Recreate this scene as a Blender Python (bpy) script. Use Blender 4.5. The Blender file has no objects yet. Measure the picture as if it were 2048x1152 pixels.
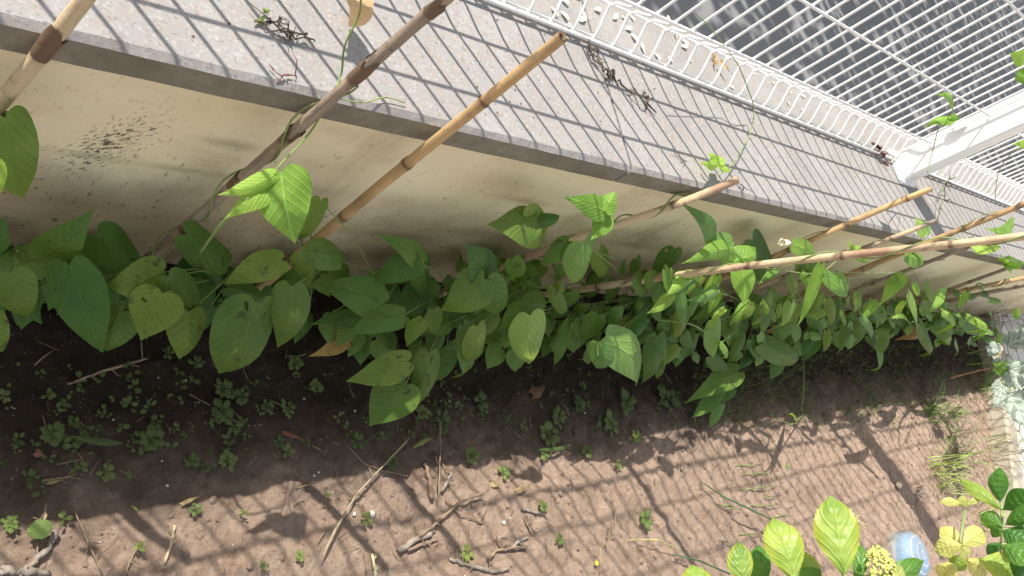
import bpy, math, random
import numpy as np
from mathutils import Vector, noise
random.seed(11); rng = np.random.default_rng(5)
S = bpy.context.scene; COL = S.collection
# ------------------------------------------------------------------ camera
H = 1.176                                   # camera height over the soil
RW = np.array([[ 0.70513512,-0.22529259, 0.67233006],
               [-0.04506927, 0.93202427, 0.35958243],
               [-0.70763919,-0.28385563, 0.64704927]])      # world -> camera
FPX = 1696.7                                # focal length in photo pixels (2048 wide)
from mathutils import Matrix
cd = bpy.data.cameras.new('camera'); cam = bpy.data.objects.new('camera', cd); COL.objects.link(cam)
cd.sensor_width = 36; cd.lens = 36*FPX/2048; cd.clip_start = .02; cd.clip_end = 800
m = Matrix([list(r) for r in RW.T]).to_4x4(); m.translation = (0, 0, H); cam.matrix_world = m
S.camera = cam
# ------------------------------------------------------------------ light
SUN = Vector((.46, -.657, -1)).normalized()      # direction the light travels
W = bpy.data.worlds.new('World'); S.world = W; W.use_nodes = True
wn = W.node_tree; sky = wn.nodes.new('ShaderNodeTexSky'); sky.sky_type = 'NISHITA'; sky.sun_disc = False
sky.sun_elevation = math.radians(51.3); sky.sun_rotation = math.radians(-35)
hs0 = wn.nodes.new('ShaderNodeHueSaturation'); hs0.inputs['Saturation'].default_value = .3; wn.links.new(sky.outputs[0], hs0.inputs['Color']); wn.links.new(hs0.outputs[0], wn.nodes['Background'].inputs[0]); wn.nodes['Background'].inputs[1].default_value = .15
sl = bpy.data.lights.new('sun', 'SUN'); sl.energy = 5.0; sl.angle = math.radians(.5); sl.color = (1, .94, .85)
so = bpy.data.objects.new('sun', sl); COL.objects.link(so); so.rotation_euler = SUN.to_track_quat('-Z', 'Y').to_euler(); so.location = (-3, 4, 6)
S.view_settings.view_transform = 'Standard'; S.view_settings.look = 'None'; S.view_settings.gamma = 1
S.view_settings.exposure = .62
# ------------------------------------------------------------------ pixel -> world helpers (2048 x 1152 photo pixels)
def ray(x, y): return RW.T @ np.array([(x-1024)/FPX, -(y-576)/FPX, -1.])
def onz(x, y, z=0.):
    d = ray(x, y); p = d*((z-H)/d[2]); return np.array([p[0], p[1], z])
def ony(x, y, Y):
    d = ray(x, y); p = d*(Y/d[1]); return np.array([p[0], p[1], p[2]+H])
def atd(x, y, t): return ray(x, y)*t + np.array([0, 0, H])
LZ = .519; LY = .50
def atk(x, y, k):
    """k = 0 on the soil or wall face, 1 where the ray enters the sun above the wall's shade"""
    d = ray(x, y); t0 = -H/d[2] if d[2] < 0 else 9
    if d[1] > 0: t0 = min(t0, .505/d[1])
    q = d[2]-d[1]/.657
    t1 = (LZ-H-LY/.657)/q
    t = t0+(t1-t0)*k if t0 > t1 else t0*(1-.12*k)
    return d*t + np.array([0, 0, H])
def px_per_m(P, s):
    c = RW@(np.array(P)-[0, 0, H]); c2 = RW@(np.array(P)+np.array(s)*.01-[0, 0, H])
    a = FPX*c[:2]/-c[2]; b = FPX*c2[:2]/-c2[2]; return np.linalg.norm(b-a)*100
def nrm(v): v = np.array(v, float); return v/(np.linalg.norm(v)+1e-12)
# ------------------------------------------------------------------ mesh builder
class MB:
    def __init__(s): s.v = []; s.f = []; s.uv = []
    def add(s, vs, fs, uvs=None):
        o = len(s.v); s.v += [tuple(map(float, p)) for p in vs]; s.f += [tuple(i+o for i in f) for f in fs]
        s.uv += [tuple(u) for u in uvs] if uvs is not None else [(0, 0)]*len(vs)
    def box(s, a, b):
        (x0, y0, z0), (x1, y1, z1) = a, b
        s.add([(x0,y0,z0),(x1,y0,z0),(x1,y1,z0),(x0,y1,z0),(x0,y0,z1),(x1,y0,z1),(x1,y1,z1),(x0,y1,z1)],
              [(0,3,2,1),(4,5,6,7),(0,1,5,4),(1,2,6,5),(2,3,7,6),(3,0,4,7)])
    def tube(s, pts, r, n=6, cap=True, rough=0):
        pts = [np.array(p, float) for p in pts]; m_ = len(pts)
        rs = r if hasattr(r, '__len__') else [r]*m_
        vs = []; uv = []; up = None; L = 0
        for i, p in enumerate(pts):
            d = nrm(pts[min(i+1, m_-1)]-pts[max(i-1, 0)])
            if up is None: up = np.array([0, 0, 1.]) if abs(d[2]) < .9 else np.array([1., 0, 0])
            a = nrm(np.cross(d, up)); b = np.cross(a, d); up = b
            if i: L += np.linalg.norm(p-pts[i-1])
            for k in range(n):
                t = 2*math.pi*k/n; rr = rs[i]*(1+(random.uniform(-rough, rough) if rough else 0))
                vs.append(p+a*math.cos(t)*rr+b*math.sin(t)*rr); uv.append((k/n, L))
        fs = [(i*n+k, i*n+(k+1) % n, (i+1)*n+(k+1) % n, (i+1)*n+k) for i in range(m_-1) for k in range(n)]
        if cap: fs += [tuple(range(n))[::-1], tuple((m_-1)*n+k for k in range(n))]
        s.add(vs, fs, uv)
    def build(s, name, mat, parent=None, smooth=True, sharp=False):
        me = bpy.data.meshes.new(name); me.from_pydata(s.v, [], s.f); me.materials.append(mat)
        if smooth: me.polygons.foreach_set('use_smooth', [True]*len(me.polygons))
        ul = me.uv_layers.new(name='UVMap'); li = np.zeros(len(me.loops), np.int32); me.loops.foreach_get('vertex_index', li)
        ul.data.foreach_set('uv', np.array(s.uv, np.float32)[li].ravel())
        o = bpy.data.objects.new(name, me); COL.objects.link(o); o.parent = parent
        return o
def tag(o, label=None, cat=None, group=None, kind=None):
    for k, v in (('label', label), ('category', cat), ('group', group), ('kind', kind)):
        if v: o[k] = v
    return o
def empty(name, label, cat, loc=(0, 0, 0), group=None):
    o = bpy.data.objects.new(name, None); COL.objects.link(o); o.location = [float(q) for q in loc]; o.empty_display_size = .05
    return tag(o, label, cat, group)
def fit(o):
    """child meshes are written in world coordinates: bring them into the frame of their parent"""
    p = o.parent.location
    o.data.transform(Matrix.Translation(-p)); return o
def own(o):
    """move a top-level mesh's origin to its base"""
    n = len(o.data.vertices); a = np.zeros(n*3, np.float32); o.data.vertices.foreach_get('co', a); a = a.reshape(-1, 3)
    c = Vector([float(q) for q in ((a[:, 0].min()+a[:, 0].max())/2, (a[:, 1].min()+a[:, 1].max())/2, a[:, 2].min())])
    o.data.transform(Matrix.Translation(-c)); o.location = c; return o
# ------------------------------------------------------------------ materials
class NT:
    def __init__(s, name, rough=.7, spec=.3):
        s.m = bpy.data.materials.new(name); s.m.use_nodes = True; s.t = s.m.node_tree
        s.b = s.t.nodes['Principled BSDF']; s.b.inputs['Roughness'].default_value = rough
        s.b.inputs['Specular IOR Level'].default_value = spec; s.tc = s.t.nodes.new('ShaderNodeTexCoord'); s.o = s.tc.outputs['Object']
    def n(s, t, **k):
        x = s.t.nodes.new('ShaderNode'+t)
        for a, v in k.items(): setattr(x, a, v)
        return x
    def L(s, a, b): s.t.links.new(a, b)
    def map(s, vec=None, sc=(1, 1, 1), rot=(0, 0, 0)):
        x = s.n('Mapping'); x.inputs['Scale'].default_value = sc; x.inputs['Rotation'].default_value = rot; s.L(vec or s.o, x.inputs[0]); return x.outputs[0]
    def noise(s, scale, det=3, rough=.6, vec=None, dist=0):
        x = s.n('TexNoise'); x.inputs['Scale'].default_value = scale; x.inputs['Detail'].default_value = det
        x.inputs['Roughness'].default_value = rough; x.inputs['Distortion'].default_value = dist; s.L(vec or s.o, x.inputs['Vector']); return x.outputs[0]
    def vor(s, scale, feat='F1', vec=None, out=0):
        x = s.n('TexVoronoi', feature=feat); x.inputs['Scale'].default_value = scale; s.L(vec or s.o, x.inputs['Vector']); return x.outputs[out]
    def ramp(s, fac, stops):
        x = s.n('ValToRGB'); e = x.color_ramp.elements
        while len(e) < len(stops): e.new(.5)
        for q, (p, c) in zip(e, stops):
            q.position = p; q.color = (c, c, c, 1) if not hasattr(c, '__len__') else (*c, 1)
        s.L(fac, x.inputs[0]); return x.outputs[0]
    def mix(s, fac, a, b, mode='MIX'):
        x = s.n('Mix', data_type='RGBA', blend_type=mode)
        for i, v in ((0, fac), (6, a), (7, b)):
            if hasattr(v, 'is_linked') or hasattr(v, 'links'): s.L(v, x.inputs[i])
            else: x.inputs[i].default_value = v if i == 0 else (*v, 1)
        return x.outputs[2]
    def math(s, op, a, b=None):
        x = s.n('Math', operation=op)
        for i, v in ((0, a), (1, b)):
            if v is None: continue
            if hasattr(v, 'links'): s.L(v, x.inputs[i])
            else: x.inputs[i].default_value = v
        return x.outputs[0]
    def col(s, c):
        if hasattr(c, 'links'): s.L(c, s.b.inputs['Base Color'])
        else: s.b.inputs['Base Color'].default_value = (*c, 1)
    def bump(s, h, st=.3, d=.002, prev=None):
        x = s.n('Bump'); x.inputs['Strength'].default_value = st; x.inputs['Distance'].default_value = d; s.L(h, x.inputs['Height'])
        if prev is not None: s.L(prev, x.inputs['Normal'])
        s.L(x.outputs[0], s.b.inputs['Normal']); return x.outputs[0]

def mat_leaf(name, c1, c2, trans=.35, veins=7., spots=0., vein_lift=.5, edge=None, rough=.5, vc=None):
    M = NT(name, rough, .35); uv = M.tc.outputs['UV']; sp = M.n('SeparateXYZ'); M.L(uv, sp.inputs[0]); u, v = sp.outputs[0], sp.outputs[1]
    av = M.math('ABSOLUTE', M.math('SUBTRACT', v, .5))
    wob = M.math('MULTIPLY', M.noise(30, 2), .5)
    f = M.math('FRACT', M.math('ADD', M.math('SUBTRACT', M.math('MULTIPLY', u, veins), M.math('MULTIPLY', av, veins*.85)), wob))
    lat = M.math('ABSOLUTE', M.math('SUBTRACT', f, .5))                         # 0 on a side vein
    vein = M.ramp(lat, [(0, 1), (.07, .35), (.2, 0)]); mid = M.ramp(av, [(0, 1), (.012, .9), (.035, 0)])
    allv = M.math('MAXIMUM', vein, mid)
    oi = M.n('ObjectInfo')
    n1 = M.noise(18, 3); base = M.mix(M.ramp(n1, [(.3, 0), (.7, 1)]), c1, c2)
    hs = M.n('HueSaturation'); M.L(base, hs.inputs['Color'])
    M.L(M.math('ADD', M.math('MULTIPLY', oi.outputs['Random'], .5), .76), hs.inputs['Value'])
    M.L(M.math('ADD', M.math('MULTIPLY', oi.outputs['Random'], -.035), .515), hs.inputs['Hue']); base = hs.outputs[0]
    lift = tuple(min(1, q*1.5+.03) for q in c2)
    c = M.mix(M.math('MULTIPLY', allv, vein_lift), base, vc or lift)
    if edge: c = M.mix(M.ramp(M.math('ADD', av, M.math('MULTIPLY', M.noise(40, 3), .2)), [(.42, 0), (.55, 1)]), c, edge)
    if spots:
        s1 = M.math('MULTIPLY', M.ramp(M.noise(60, 4), [(.6, 0), (.66, 1)]), M.ramp(M.noise(9, 1), [(.5, 0), (.6, 1)]))
        c = M.mix(M.math('MULTIPLY', s1, spots), c, (.03, .025, .01))
    M.col(c)
    cell = M.vor(170, 'DISTANCE_TO_EDGE')
    b1 = M.bump(M.math('SUBTRACT', 1, allv), .55, .0016); M.bump(M.math('ADD', cell, M.noise(90, 2)), .25, .0012, b1)
    tr = M.n('BsdfTranslucent'); mx = M.n('MixShader'); mx.inputs[0].default_value = trans
    hs2 = M.n('HueSaturation'); hs2.inputs['Value'].default_value = 1.7; hs2.inputs['Hue'].default_value = .485; hs2.inputs['Saturation'].default_value = 1.1; M.L(c, hs2.inputs['Color']); M.L(hs2.outputs[0], tr.inputs[0])
    out = M.t.nodes['Material Output']; M.L(M.b.outputs[0], mx.inputs[1]); M.L(tr.outputs[0], mx.inputs[2]); M.L(mx.outputs[0], out.inputs[0])
    return M.m
def mat_simple(name, c1, c2, sc=20, rough=.7, bump=.3, bs=80, spec=.25, stretch=None):
    M = NT(name, rough, spec); v = M.map(sc=stretch) if stretch else M.o
    M.col(M.mix(M.ramp(M.noise(sc, 5, .65, v), [(.35, 0), (.65, 1)]), c1, c2)); M.bump(M.noise(bs, 4, .7, v), bump, .002); return M.m
M_bean = mat_leaf('bean_leaf_mature', (.065, .15, .022), (.105, .20, .035), .32, spots=.6, vein_lift=.18)
M_bean_y = mat_leaf('bean_leaf_young', (.17, .33, .045), (.25, .42, .075), .4, vein_lift=.5)
M_bean_p = mat_leaf('bean_leaf_pale', (.13, .26, .06), (.19, .33, .08), .35, vein_lift=.35)
M_bean_o = mat_leaf('bean_leaf_olive', (.095, .175, .022), (.15, .23, .04), .3, spots=.6, vein_lift=.18)
M_bean_t = mat_leaf('bean_leaf_yellowing', (.5, .24, .05), (.4, .28, .08), .3, spots=1, vein_lift=.2)
M_hyd = mat_leaf('hydrangea_leaf', (.10, .22, .03), (.26, .37, .08), .35, veins=5., vein_lift=.35, edge=(.30, .36, .05), rough=.4)
M_hyd_y = mat_leaf('hydrangea_leaf_chlorotic', vc=(.22, .30, .05), c1=(.34, .40, .10), c2=(.52, .50, .18), trans=.3, veins=6., vein_lift=.55, rough=.45)
M_hyd_g = mat_leaf('hydrangea_leaf_green', (.05, .16, .025), (.08, .2, .03), .3, veins=6., vein_lift=.3, rough=.4)
M_kale = mat_leaf('kale_leaf', (.24, .30, .25), (.38, .44, .38), .2, veins=5., vein_lift=.9, rough=.6)
M_weed = mat_leaf('weed_leaf', (.09, .125, .035), (.14, .185, .06), .3, vein_lift=.1)
M_weed_l = mat_leaf('weed_leaf_light', (.15, .22, .05), (.20, .28, .08), .3, vein_lift=.1)
M_dry = mat_leaf('dry_leaf', (.42, .30, .15), (.5, .42, .22), .25, vein_lift=.2)
M_rust = mat_leaf('rust_leaf', (.17, .075, .045), (.24, .13, .07), .2, vein_lift=.2)
M_stem = mat_simple('green_stem', (.16, .25, .07), (.25, .30, .12), 30, .6)
M_stem_d = mat_simple('dead_vine', (.05, .04, .035), (.15, .12, .09), 60, .9)
M_stem_r = mat_simple('reddish_stem', (.3, .13, .05), (.42, .25, .12), 60, .8)
M_twig = mat_simple('dry_twig', (.32, .24, .16), (.14, .10, .07), 40, .85, .6)
M_twig_g = mat_simple('grey_wood', (.33, .28, .235), (.13, .11, .09), 50, .9, .8, 150)
M_grass = mat_simple('grass_sprig', (.13, .24, .05), (.22, .3, .09), 10, .55)
M_grass_b = mat_simple('onion_blade', (.05, .12, .06), (.08, .16, .08), 10, .5)
def mat_cane(name, a, b, c, dark):
    M = NT(name, .55, .35); uv = M.tc.outputs['UV']; st = M.map(uv, (14, .7, 1)); su = M.n('SeparateXYZ'); M.L(uv, su.inputs[0]); nd = M.math('ABSOLUTE', M.math('SUBTRACT', M.math('FRACT', M.math('ADD', su.outputs[1], .5)), .5))
    s = M.noise(1.5, 5, .7, st); c0 = M.mix(M.ramp(s, [(.35, 0), (.65, 1)]), a, b)
    c1 = M.mix(M.ramp(M.noise(9, 4), [(.5, 0), (.62, 1)]), c0, c)
    c2 = M.mix(M.math('MULTIPLY', M.ramp(M.noise(22, 5, .75), [(.58, 0), (.68, 1)]), dark), c1, (.07, .045, .03))
    c2 = M.mix(M.ramp(M.math('ADD', nd, M.math('MULTIPLY', M.noise(90, 3), .03)), [(.025, .85), (.045, .3), (.12, 0)]), c2, (.12, .07, .04)); M.col(c2); M.bump(M.math('ADD', s, M.noise(140, 3)), .6, .0015); return M.m
M_cane = mat_cane('cane_tan', (.46, .28, .12), (.60, .43, .22), (.38, .25, .13), .45)
M_cane_g = mat_cane('cane_weathered', (.36, .29, .21), (.19, .15, .115), (.48, .36, .22), .8)
M_cane_p = mat_cane('cane_pinkish', (.50, .38, .22), (.62, .50, .33), (.36, .23, .15), .65)
M_cane_s = mat_cane('cane_mottled', (.44, .29, .13), (.36, .24, .12), (.15, .11, .08), .9)
M_pith = mat_simple('cane_inside', (.08, .05, .03), (.2, .13, .07), 60, .9)
# soil
M = NT('garden_soil', .95, .15)
big = M.ramp(M.noise(2.2, 4, .6), [(.3, 0), (.7, 1)]); fine = M.noise(45, 8, .8)
c = M.mix(M.ramp(fine, [(.3, 0), (.7, 1)]), (.27, .182, .132), (.62, .46, .36)); c = M.mix(M.math('MULTIPLY', big, .4), c, (.44, .335, .25)); c = M.mix(M.math('MULTIPLY', M.ramp(M.noise(9, 6, .75), [(.5, 0), (.68, 1)]), .6), c, (.21, .135, .09)); c = M.mix(M.math('MULTIPLY', M.ramp(M.noise(420, 3, .8), [(.58, 0), (.66, 1)]), .6), c, (.62, .50, .40))
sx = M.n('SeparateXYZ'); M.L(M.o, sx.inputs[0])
damp_shade = M.ramp(M.math('ADD', M.math('MULTIPLY', sx.outputs[1], 2.4), M.math('MULTIPLY', M.noise(7, 5), .5)), [(.56, 0), (.68, .6), (.95, 1)])  # darker towards the wall: damp soil near the plants, deepened by painted shade
c = M.mix(M.math('MULTIPLY', damp_shade, .92), c, (.020, .014, .009))
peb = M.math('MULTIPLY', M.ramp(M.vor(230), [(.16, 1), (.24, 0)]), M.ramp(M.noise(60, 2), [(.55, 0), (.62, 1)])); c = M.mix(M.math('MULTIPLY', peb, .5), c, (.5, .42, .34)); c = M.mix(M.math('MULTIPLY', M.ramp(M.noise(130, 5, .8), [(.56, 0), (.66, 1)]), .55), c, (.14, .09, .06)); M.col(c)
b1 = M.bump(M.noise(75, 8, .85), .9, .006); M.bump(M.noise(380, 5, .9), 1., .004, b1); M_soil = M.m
# coping stone
M = NT('coping_concrete', .9, .2)
n0 = M.noise(7, 3); c = M.mix(M.ramp(n0, [(.35, 0), (.65, 1)]), (.25, .244, .24), (.305, .299, .294))
c = M.mix(M.ramp(M.noise(60, 4, .7), [(.45, 0), (.62, 1)]), c, (.29, .26, .245)); c = M.mix(M.math('MULTIPLY', M.ramp(M.noise(230, 2, .5), [(.56, 0), (.66, 1)]), .3), c, (.5, .475, .455))
c = M.mix(M.math('MULTIPLY', M.ramp(M.noise(150, 4, .8), [(.58, 0), (.66, 1)]), .8), c, (.13, .115, .11))
c = M.mix(M.math('MULTIPLY', M.ramp(M.noise(25, 5, .7), [(.6, 0), (.72, 1)]), .5), c, (.2, .17, .15)); c = M.mix(M.math('MULTIPLY', M.ramp(M.noise(4, 6, .75), [(.5, 0), (.7, 1)]), .45), c, (.24, .22, .20)); M.col(c)
M.bump(M.noise(260, 5, .8), .5, .0015); M_cop = M.m
# lip underside/front: darker, mottled colour on these faces of the slab
M = NT('coping_edge_dark', .95, .15)
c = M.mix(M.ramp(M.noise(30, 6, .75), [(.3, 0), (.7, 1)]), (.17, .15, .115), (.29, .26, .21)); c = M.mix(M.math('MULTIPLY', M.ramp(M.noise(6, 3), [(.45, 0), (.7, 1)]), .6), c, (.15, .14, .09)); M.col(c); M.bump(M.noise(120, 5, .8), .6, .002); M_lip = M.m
# wall paint
M = NT('cream_wall_paint', .85, .2)
sx = M.n('SeparateXYZ'); M.L(M.o, sx.inputs[0]); X, Zc = M.math('ADD', sx.outputs[0], 1.5), sx.outputs[2]
c = M.mix(M.ramp(M.noise(3.5, 4, .6), [(.35, 0), (.7, 1)]), (.80, .70, .455), (.87, .795, .56))
c = M.mix(M.math('MULTIPLY', M.ramp(M.noise(5, 5, .7, M.map(sc=(1, 1, 2.2))), [(.5, 0), (.7, 1)]), .4), c, (.55, .42, .27))
# soil splash: ochre tint and peppery dirt, denser towards the ground, with a ragged border
low = M.math('SUBTRACT', 1.12, M.math('DIVIDE', Zc, .50)); lown = M.math('ADD', low, M.math('MULTIPLY', M.math('SUBTRACT', M.noise(6, 5, .7), .5), .9))
c = M.mix(M.math('MULTIPLY', M.ramp(lown, [(.45, 0), (1.05, 1)]), .75), c, (.32, .22, .13))
drip = M.math('MULTIPLY', M.ramp(M.noise(26, 4, .7, M.map(sc=(1, 1, .07))), [(.56, 0), (.72, 1)]), M.ramp(M.noise(3, 2), [(.4, 0), (.6, 1)])); c = M.mix(M.math('MULTIPLY', drip, .3), c, (.36, .29, .18))
speck = M.math('MULTIPLY', M.ramp(M.noise(110, 3, .75, M.map(sc=(1, 1, .45))), [(.60, 0), (.66, 1)]), M.ramp(lown, [(.2, .15), (.8, 1)]))
c = M.mix(M.math('MULTIPLY', speck, .8), c, (.11, .075, .045))
# black mould patches: elongated, streaky
def blob(cx, cz, rx, rz, rot):
    ca, sa = math.cos(rot), math.sin(rot)
    dx = M.math('SUBTRACT', X, cx); dz = M.math('SUBTRACT', Zc, cz)
    a = M.math('DIVIDE', M.math('ADD', M.math('MULTIPLY', dx, ca), M.math('MULTIPLY', dz, sa)), rx)
    b = M.math('DIVIDE', M.math('SUBTRACT', M.math('MULTIPLY', dz, ca), M.math('MULTIPLY', dx, sa)), rz)
    r = M.math('SQRT', M.math('ADD', M.math('MULTIPLY', a, a), M.math('MULTIPLY', b, b))); return M.ramp(r, [(0, 1), (1, 0)])
p0 = ony(215, 290, .52); p1 = ony(120, 330, .52); p2 = ony(300, 235, .52)
dr = p2-p1; rot = math.atan2(dr[2], dr[0])
mk = blob(p0[0], p0[2], .12, .055, rot)
mp = M.map(rot=(0, rot-.35, 0)); mp = M.map(mp, (.45, 1, 1))
mould = M.ramp(M.math('ADD', M.noise(210, 4, .75, mp), M.math('MULTIPLY', mk, .16)), [(.63, 0), (.69, 1)])
mould = M.math('MULTIPLY', mould, M.ramp(mk, [(0, 0), (.15, 1)]))
c = M.mix(M.math('MULTIPLY', mould, .9), c, (.03, .026, .02))
for (qx, qy, rx, rz) in ((60, 395, .13, .02), (470, 290, .07, .016), (1040, 400, .09, .016), (1000, 470, .16, .02), (300, 330, .3, .012), (1250, 490, .16, .02), (770, 470, .14, .02)):
    q = ony(qx, qy, .52); c = M.mix(M.math('MULTIPLY', M.math('MULTIPLY', blob(q[0], q[2], rx, rz, 0), M.ramp(M.noise(14, 4), [(.35, .3), (.6, 1)])), .55), c, (.22, .19, .10))
M.col(c); M.bump(M.noise(180, 4, .7), .25, .0012); M_wall = M.m
M_post = NT('white_powder_coat', .35, .45); M_post.col((.82, .82, .80)); M_post.bump(M_post.noise(200, 2), .03, .0005); M_post = M_post.m
M_wire = NT('white_pvc_wire', .4, .4); M_wire.col((.80, .80, .78)); M_wire = M_wire.m
# asphalt
M = NT('asphalt', .85, .3); c = M.mix(M.ramp(M.noise(120, 5, .8), [(.3, 0), (.7, 1)]), (.15, .15, .162), (.22, .218, .232)); c = M.mix(M.ramp(M.noise(2, 4), [(.4, 0), (.7, 1)]), c, (.20, .20, .205)); M.col(c); M.bump(M.noise(200, 4, .8), .6, .004); M_asph = M.m
# limestone paving
M = NT('limestone_setts', .8, .25); e = M.vor(9, 'DISTANCE_TO_EDGE'); cc = M.vor(9, out=1)
c = M.mix(M.ramp(cc, [(0, 0), (1, 1)]), (.55, .53, .50), (.72, .70, .67)); c = M.mix(M.ramp(e, [(.02, 1), (.05, 0)]), c, (.22, .19, .16)); M.col(c); b1 = M.bump(M.ramp(e, [(0, 0), (.08, 1)]), .8, .01); M.bump(M.noise(90, 4), .3, .002, b1); M_pave = M.m
# ------------------------------------------------------------------ ground
def soil_h(x, y):
    v = Vector((x, y, 0))
    h = .014*noise.noise(v*3.1)+.008*noise.noise(v*9)+.005*noise.noise(v*27)
    r = noise.noise(v*60+Vector((7, 3, 1))); h += .004*r+.004*noise.noise(v*110)+.004*max(0, noise.noise(v*45+Vector((1, 8, 3)))-.2)
    h += .016*max(0, noise.noise(v*16+Vector((40, 9, 2)))-.25)
    return h
def grid(xs, ys, fn):
    vs = [(x, y, fn(x, y)) for y in ys for x in xs]; nx = len(xs)
    fs = [(j*nx+i, j*nx+i+1, (j+1)*nx+i+1, (j+1)*nx+i) for j in range(len(ys)-1) for i in range(nx-1)]
    return vs, fs
xs = list(np.arange(-.1, 2.0, .0075))+list(np.arange(2.0, 4.7, .016)); ys = list(np.arange(-.75, .535, .0075))
ys = list(np.arange(-3, -.75, .1))+ys; xs = list(np.arange(-3, -.1, .1))+xs
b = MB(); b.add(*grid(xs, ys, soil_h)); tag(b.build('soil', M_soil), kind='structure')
# far end: raised paving of pale setts, its kerb face looking back along the bed
def edge_x(y): return 4.36+(y-.45)*.85
b = MB(); n = 24; yy = np.linspace(-3, .519, n)
top = .075
vs = [(edge_x(y), y, -.1) for y in yy]+[(edge_x(y), y, top-.012) for y in yy]+[(edge_x(y)+.012, y, top) for y in yy]+[(edge_x(y)+.10, y, top) for y in yy]+[(edge_x(y)+.10, y, -.1) for y in yy]
fs = [(k*n+i, k*n+i+1, (k+1)*n+i+1, (k+1)*n+i) for k in range(4) for i in range(n-1)]
b.add(vs, [f[::-1] for f in fs]); tag(b.build('kerb', mat_simple('kerb_concrete', (.42, .38, .30), (.34, .30, .24), 12), smooth=False), kind='structure')
b = MB(); vs = [(edge_x(y)+.10, y, top-.006) for y in yy]+[(12, y, top-.006) for y in yy]; b.add(vs, [(i, i+n, i+n+1, i+1) for i in range(n-1)])
tag(b.build('paving', M_pave), kind='structure')
b = MB(); b.add([(-60, .80, 0), (300, .80, 0), (300, 300, 0), (-60, 300, 0)], [(0, 1, 2, 3)]); tag(b.build('street', M_asph), kind='structure')
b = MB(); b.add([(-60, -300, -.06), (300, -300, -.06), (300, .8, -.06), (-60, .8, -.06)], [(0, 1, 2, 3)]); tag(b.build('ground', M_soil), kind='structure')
# ------------------------------------------------------------------ wall with coping
wall = empty('garden_wall', 'low cream painted garden wall with dirty stains under a grey concrete coping', 'wall', (1.5, .52, 0))
b = MB(); b.add([(-3, .52, -.1), (12, .52, -.1), (12, .52, .4785), (-3, .52, .4785), (-3, .80, -.1), (12, .80, -.1), (12, .80, .4785), (-3, .80, .4785)],
      [(0, 1, 2, 3), (5, 4, 7, 6), (4, 0, 3, 7), (1, 5, 6, 2), (3, 2, 6, 7)]); fit(b.build('wall_face', M_wall, wall, False))
wall.children[0].data.materials[0] = M_wall
joints = [-1.0, 1.05, 3.05, 5.05, 7.05, 9.05, 12]
x0 = -3
for j in joints:
    xa, xb = x0+.0028, j-.0028; b = MB(); bev = .008
    nseg = max(2, int((xb-xa)/.02)); xx = np.linspace(xa, xb, nseg+1)
    prof = [(.80+.063, .479), (.5, .479), (.5, .5135), (.5+.008, LZ), (.80+.058, LZ), (.80+.063, LZ-.006)]
    vs = []
    for x in xx:
        for i, (py, pz) in enumerate(prof):
            w = noise.noise(Vector((x*14, i*3., j)))*.0016+noise.noise(Vector((x*60, i*5., j)))*.0008
            vs.append((x, py-(w if i in (1, 2, 3) else 0), pz+(w*.6 if i in (1, 2) else 0)))
    k = len(prof); fs = [(i*k+a, i*k+(a+1) % k, (i+1)*k+(a+1) % k, (i+1)*k+a) for i in range(nseg) for a in range(k)]
    fs += [tuple(range(k))[::-1], tuple(nseg*k+a for a in range(k))]
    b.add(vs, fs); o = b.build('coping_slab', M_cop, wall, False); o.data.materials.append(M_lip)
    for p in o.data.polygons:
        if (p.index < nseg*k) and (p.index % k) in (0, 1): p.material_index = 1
    # mesh is in world coords; material uses object coords of the shifted mesh
    fit(o); x0 = j
# ------------------------------------------------------------------ fence
FY = .727
levels = [(.530, 0), (.576, .03), (.624, 0), (.768, 0), (.971, 0), (1.03, .03), (1.085, 0), (1.27, 0), (1.47, 0)]
def prof_pts():
    P = [(.521, 0)]; ks = [.53, .538, .548, .560, .576, .590, .602, .612, .624]
    off = [0, .002, .009, .019, .0295, .0255, .012, .003, 0]
    for z, o in zip(ks, off): P.append((z, o))
    P += [(.7, 0), (.768, 0), (.87, 0), (.971, 0)]
    P += [(z-.576+1.03 if z < .6 else z-.624+1.085, o) for z, o in zip(ks[1:], off[1:])]
    P += [(1.27, 0), (1.5, 0)]; return P
PP = prof_pts()
fence = empty('wire_fence', 'white welded mesh fence with folded wires and square posts standing on the coping', 'fence', (1.5, FY, LZ))
def sub(o, part):
    fit(o); o.parent = part; o.location = (0, 0, 0); return o
def panel(xa, xb, xw0):
    b = MB(); x = xw0
    while x < xb+.001:
        b.tube([(x, FY+o, z) for z, o in PP], .0026, 5); x += .05
    P = fit(b.build('fence_panel', M_wire, fence))
    for z, o in levels:
        b = MB()
        if o: b.tube([(xa, FY+o+.005, z), (xb, FY+o+.005, z)], .0026, 6)
        elif z < .55:
            for dy in (-.0056, .0056):
                b = MB(); b.tube([(xa, FY+dy, z), (xb, FY+dy, z)], .003, 6); q = b.build('horizontal_wire', M_wire, fence); sub(q, P)
            continue
        else: b.tube([(xa, FY-.005, z), (xb, FY-.005, z)], .0028, 6)
        q = b.build('horizontal_wire', M_wire, fence); sub(q, P)
PX = 2.293
panel(-.42, PX-.003, .8308-25*.05)
panel(PX+.072, PX+.078+2.6, PX+.085)
panel(PX+2.83, PX+5.4, PX+2.84)
panel(-3.1, -.50, -3.09)
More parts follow.
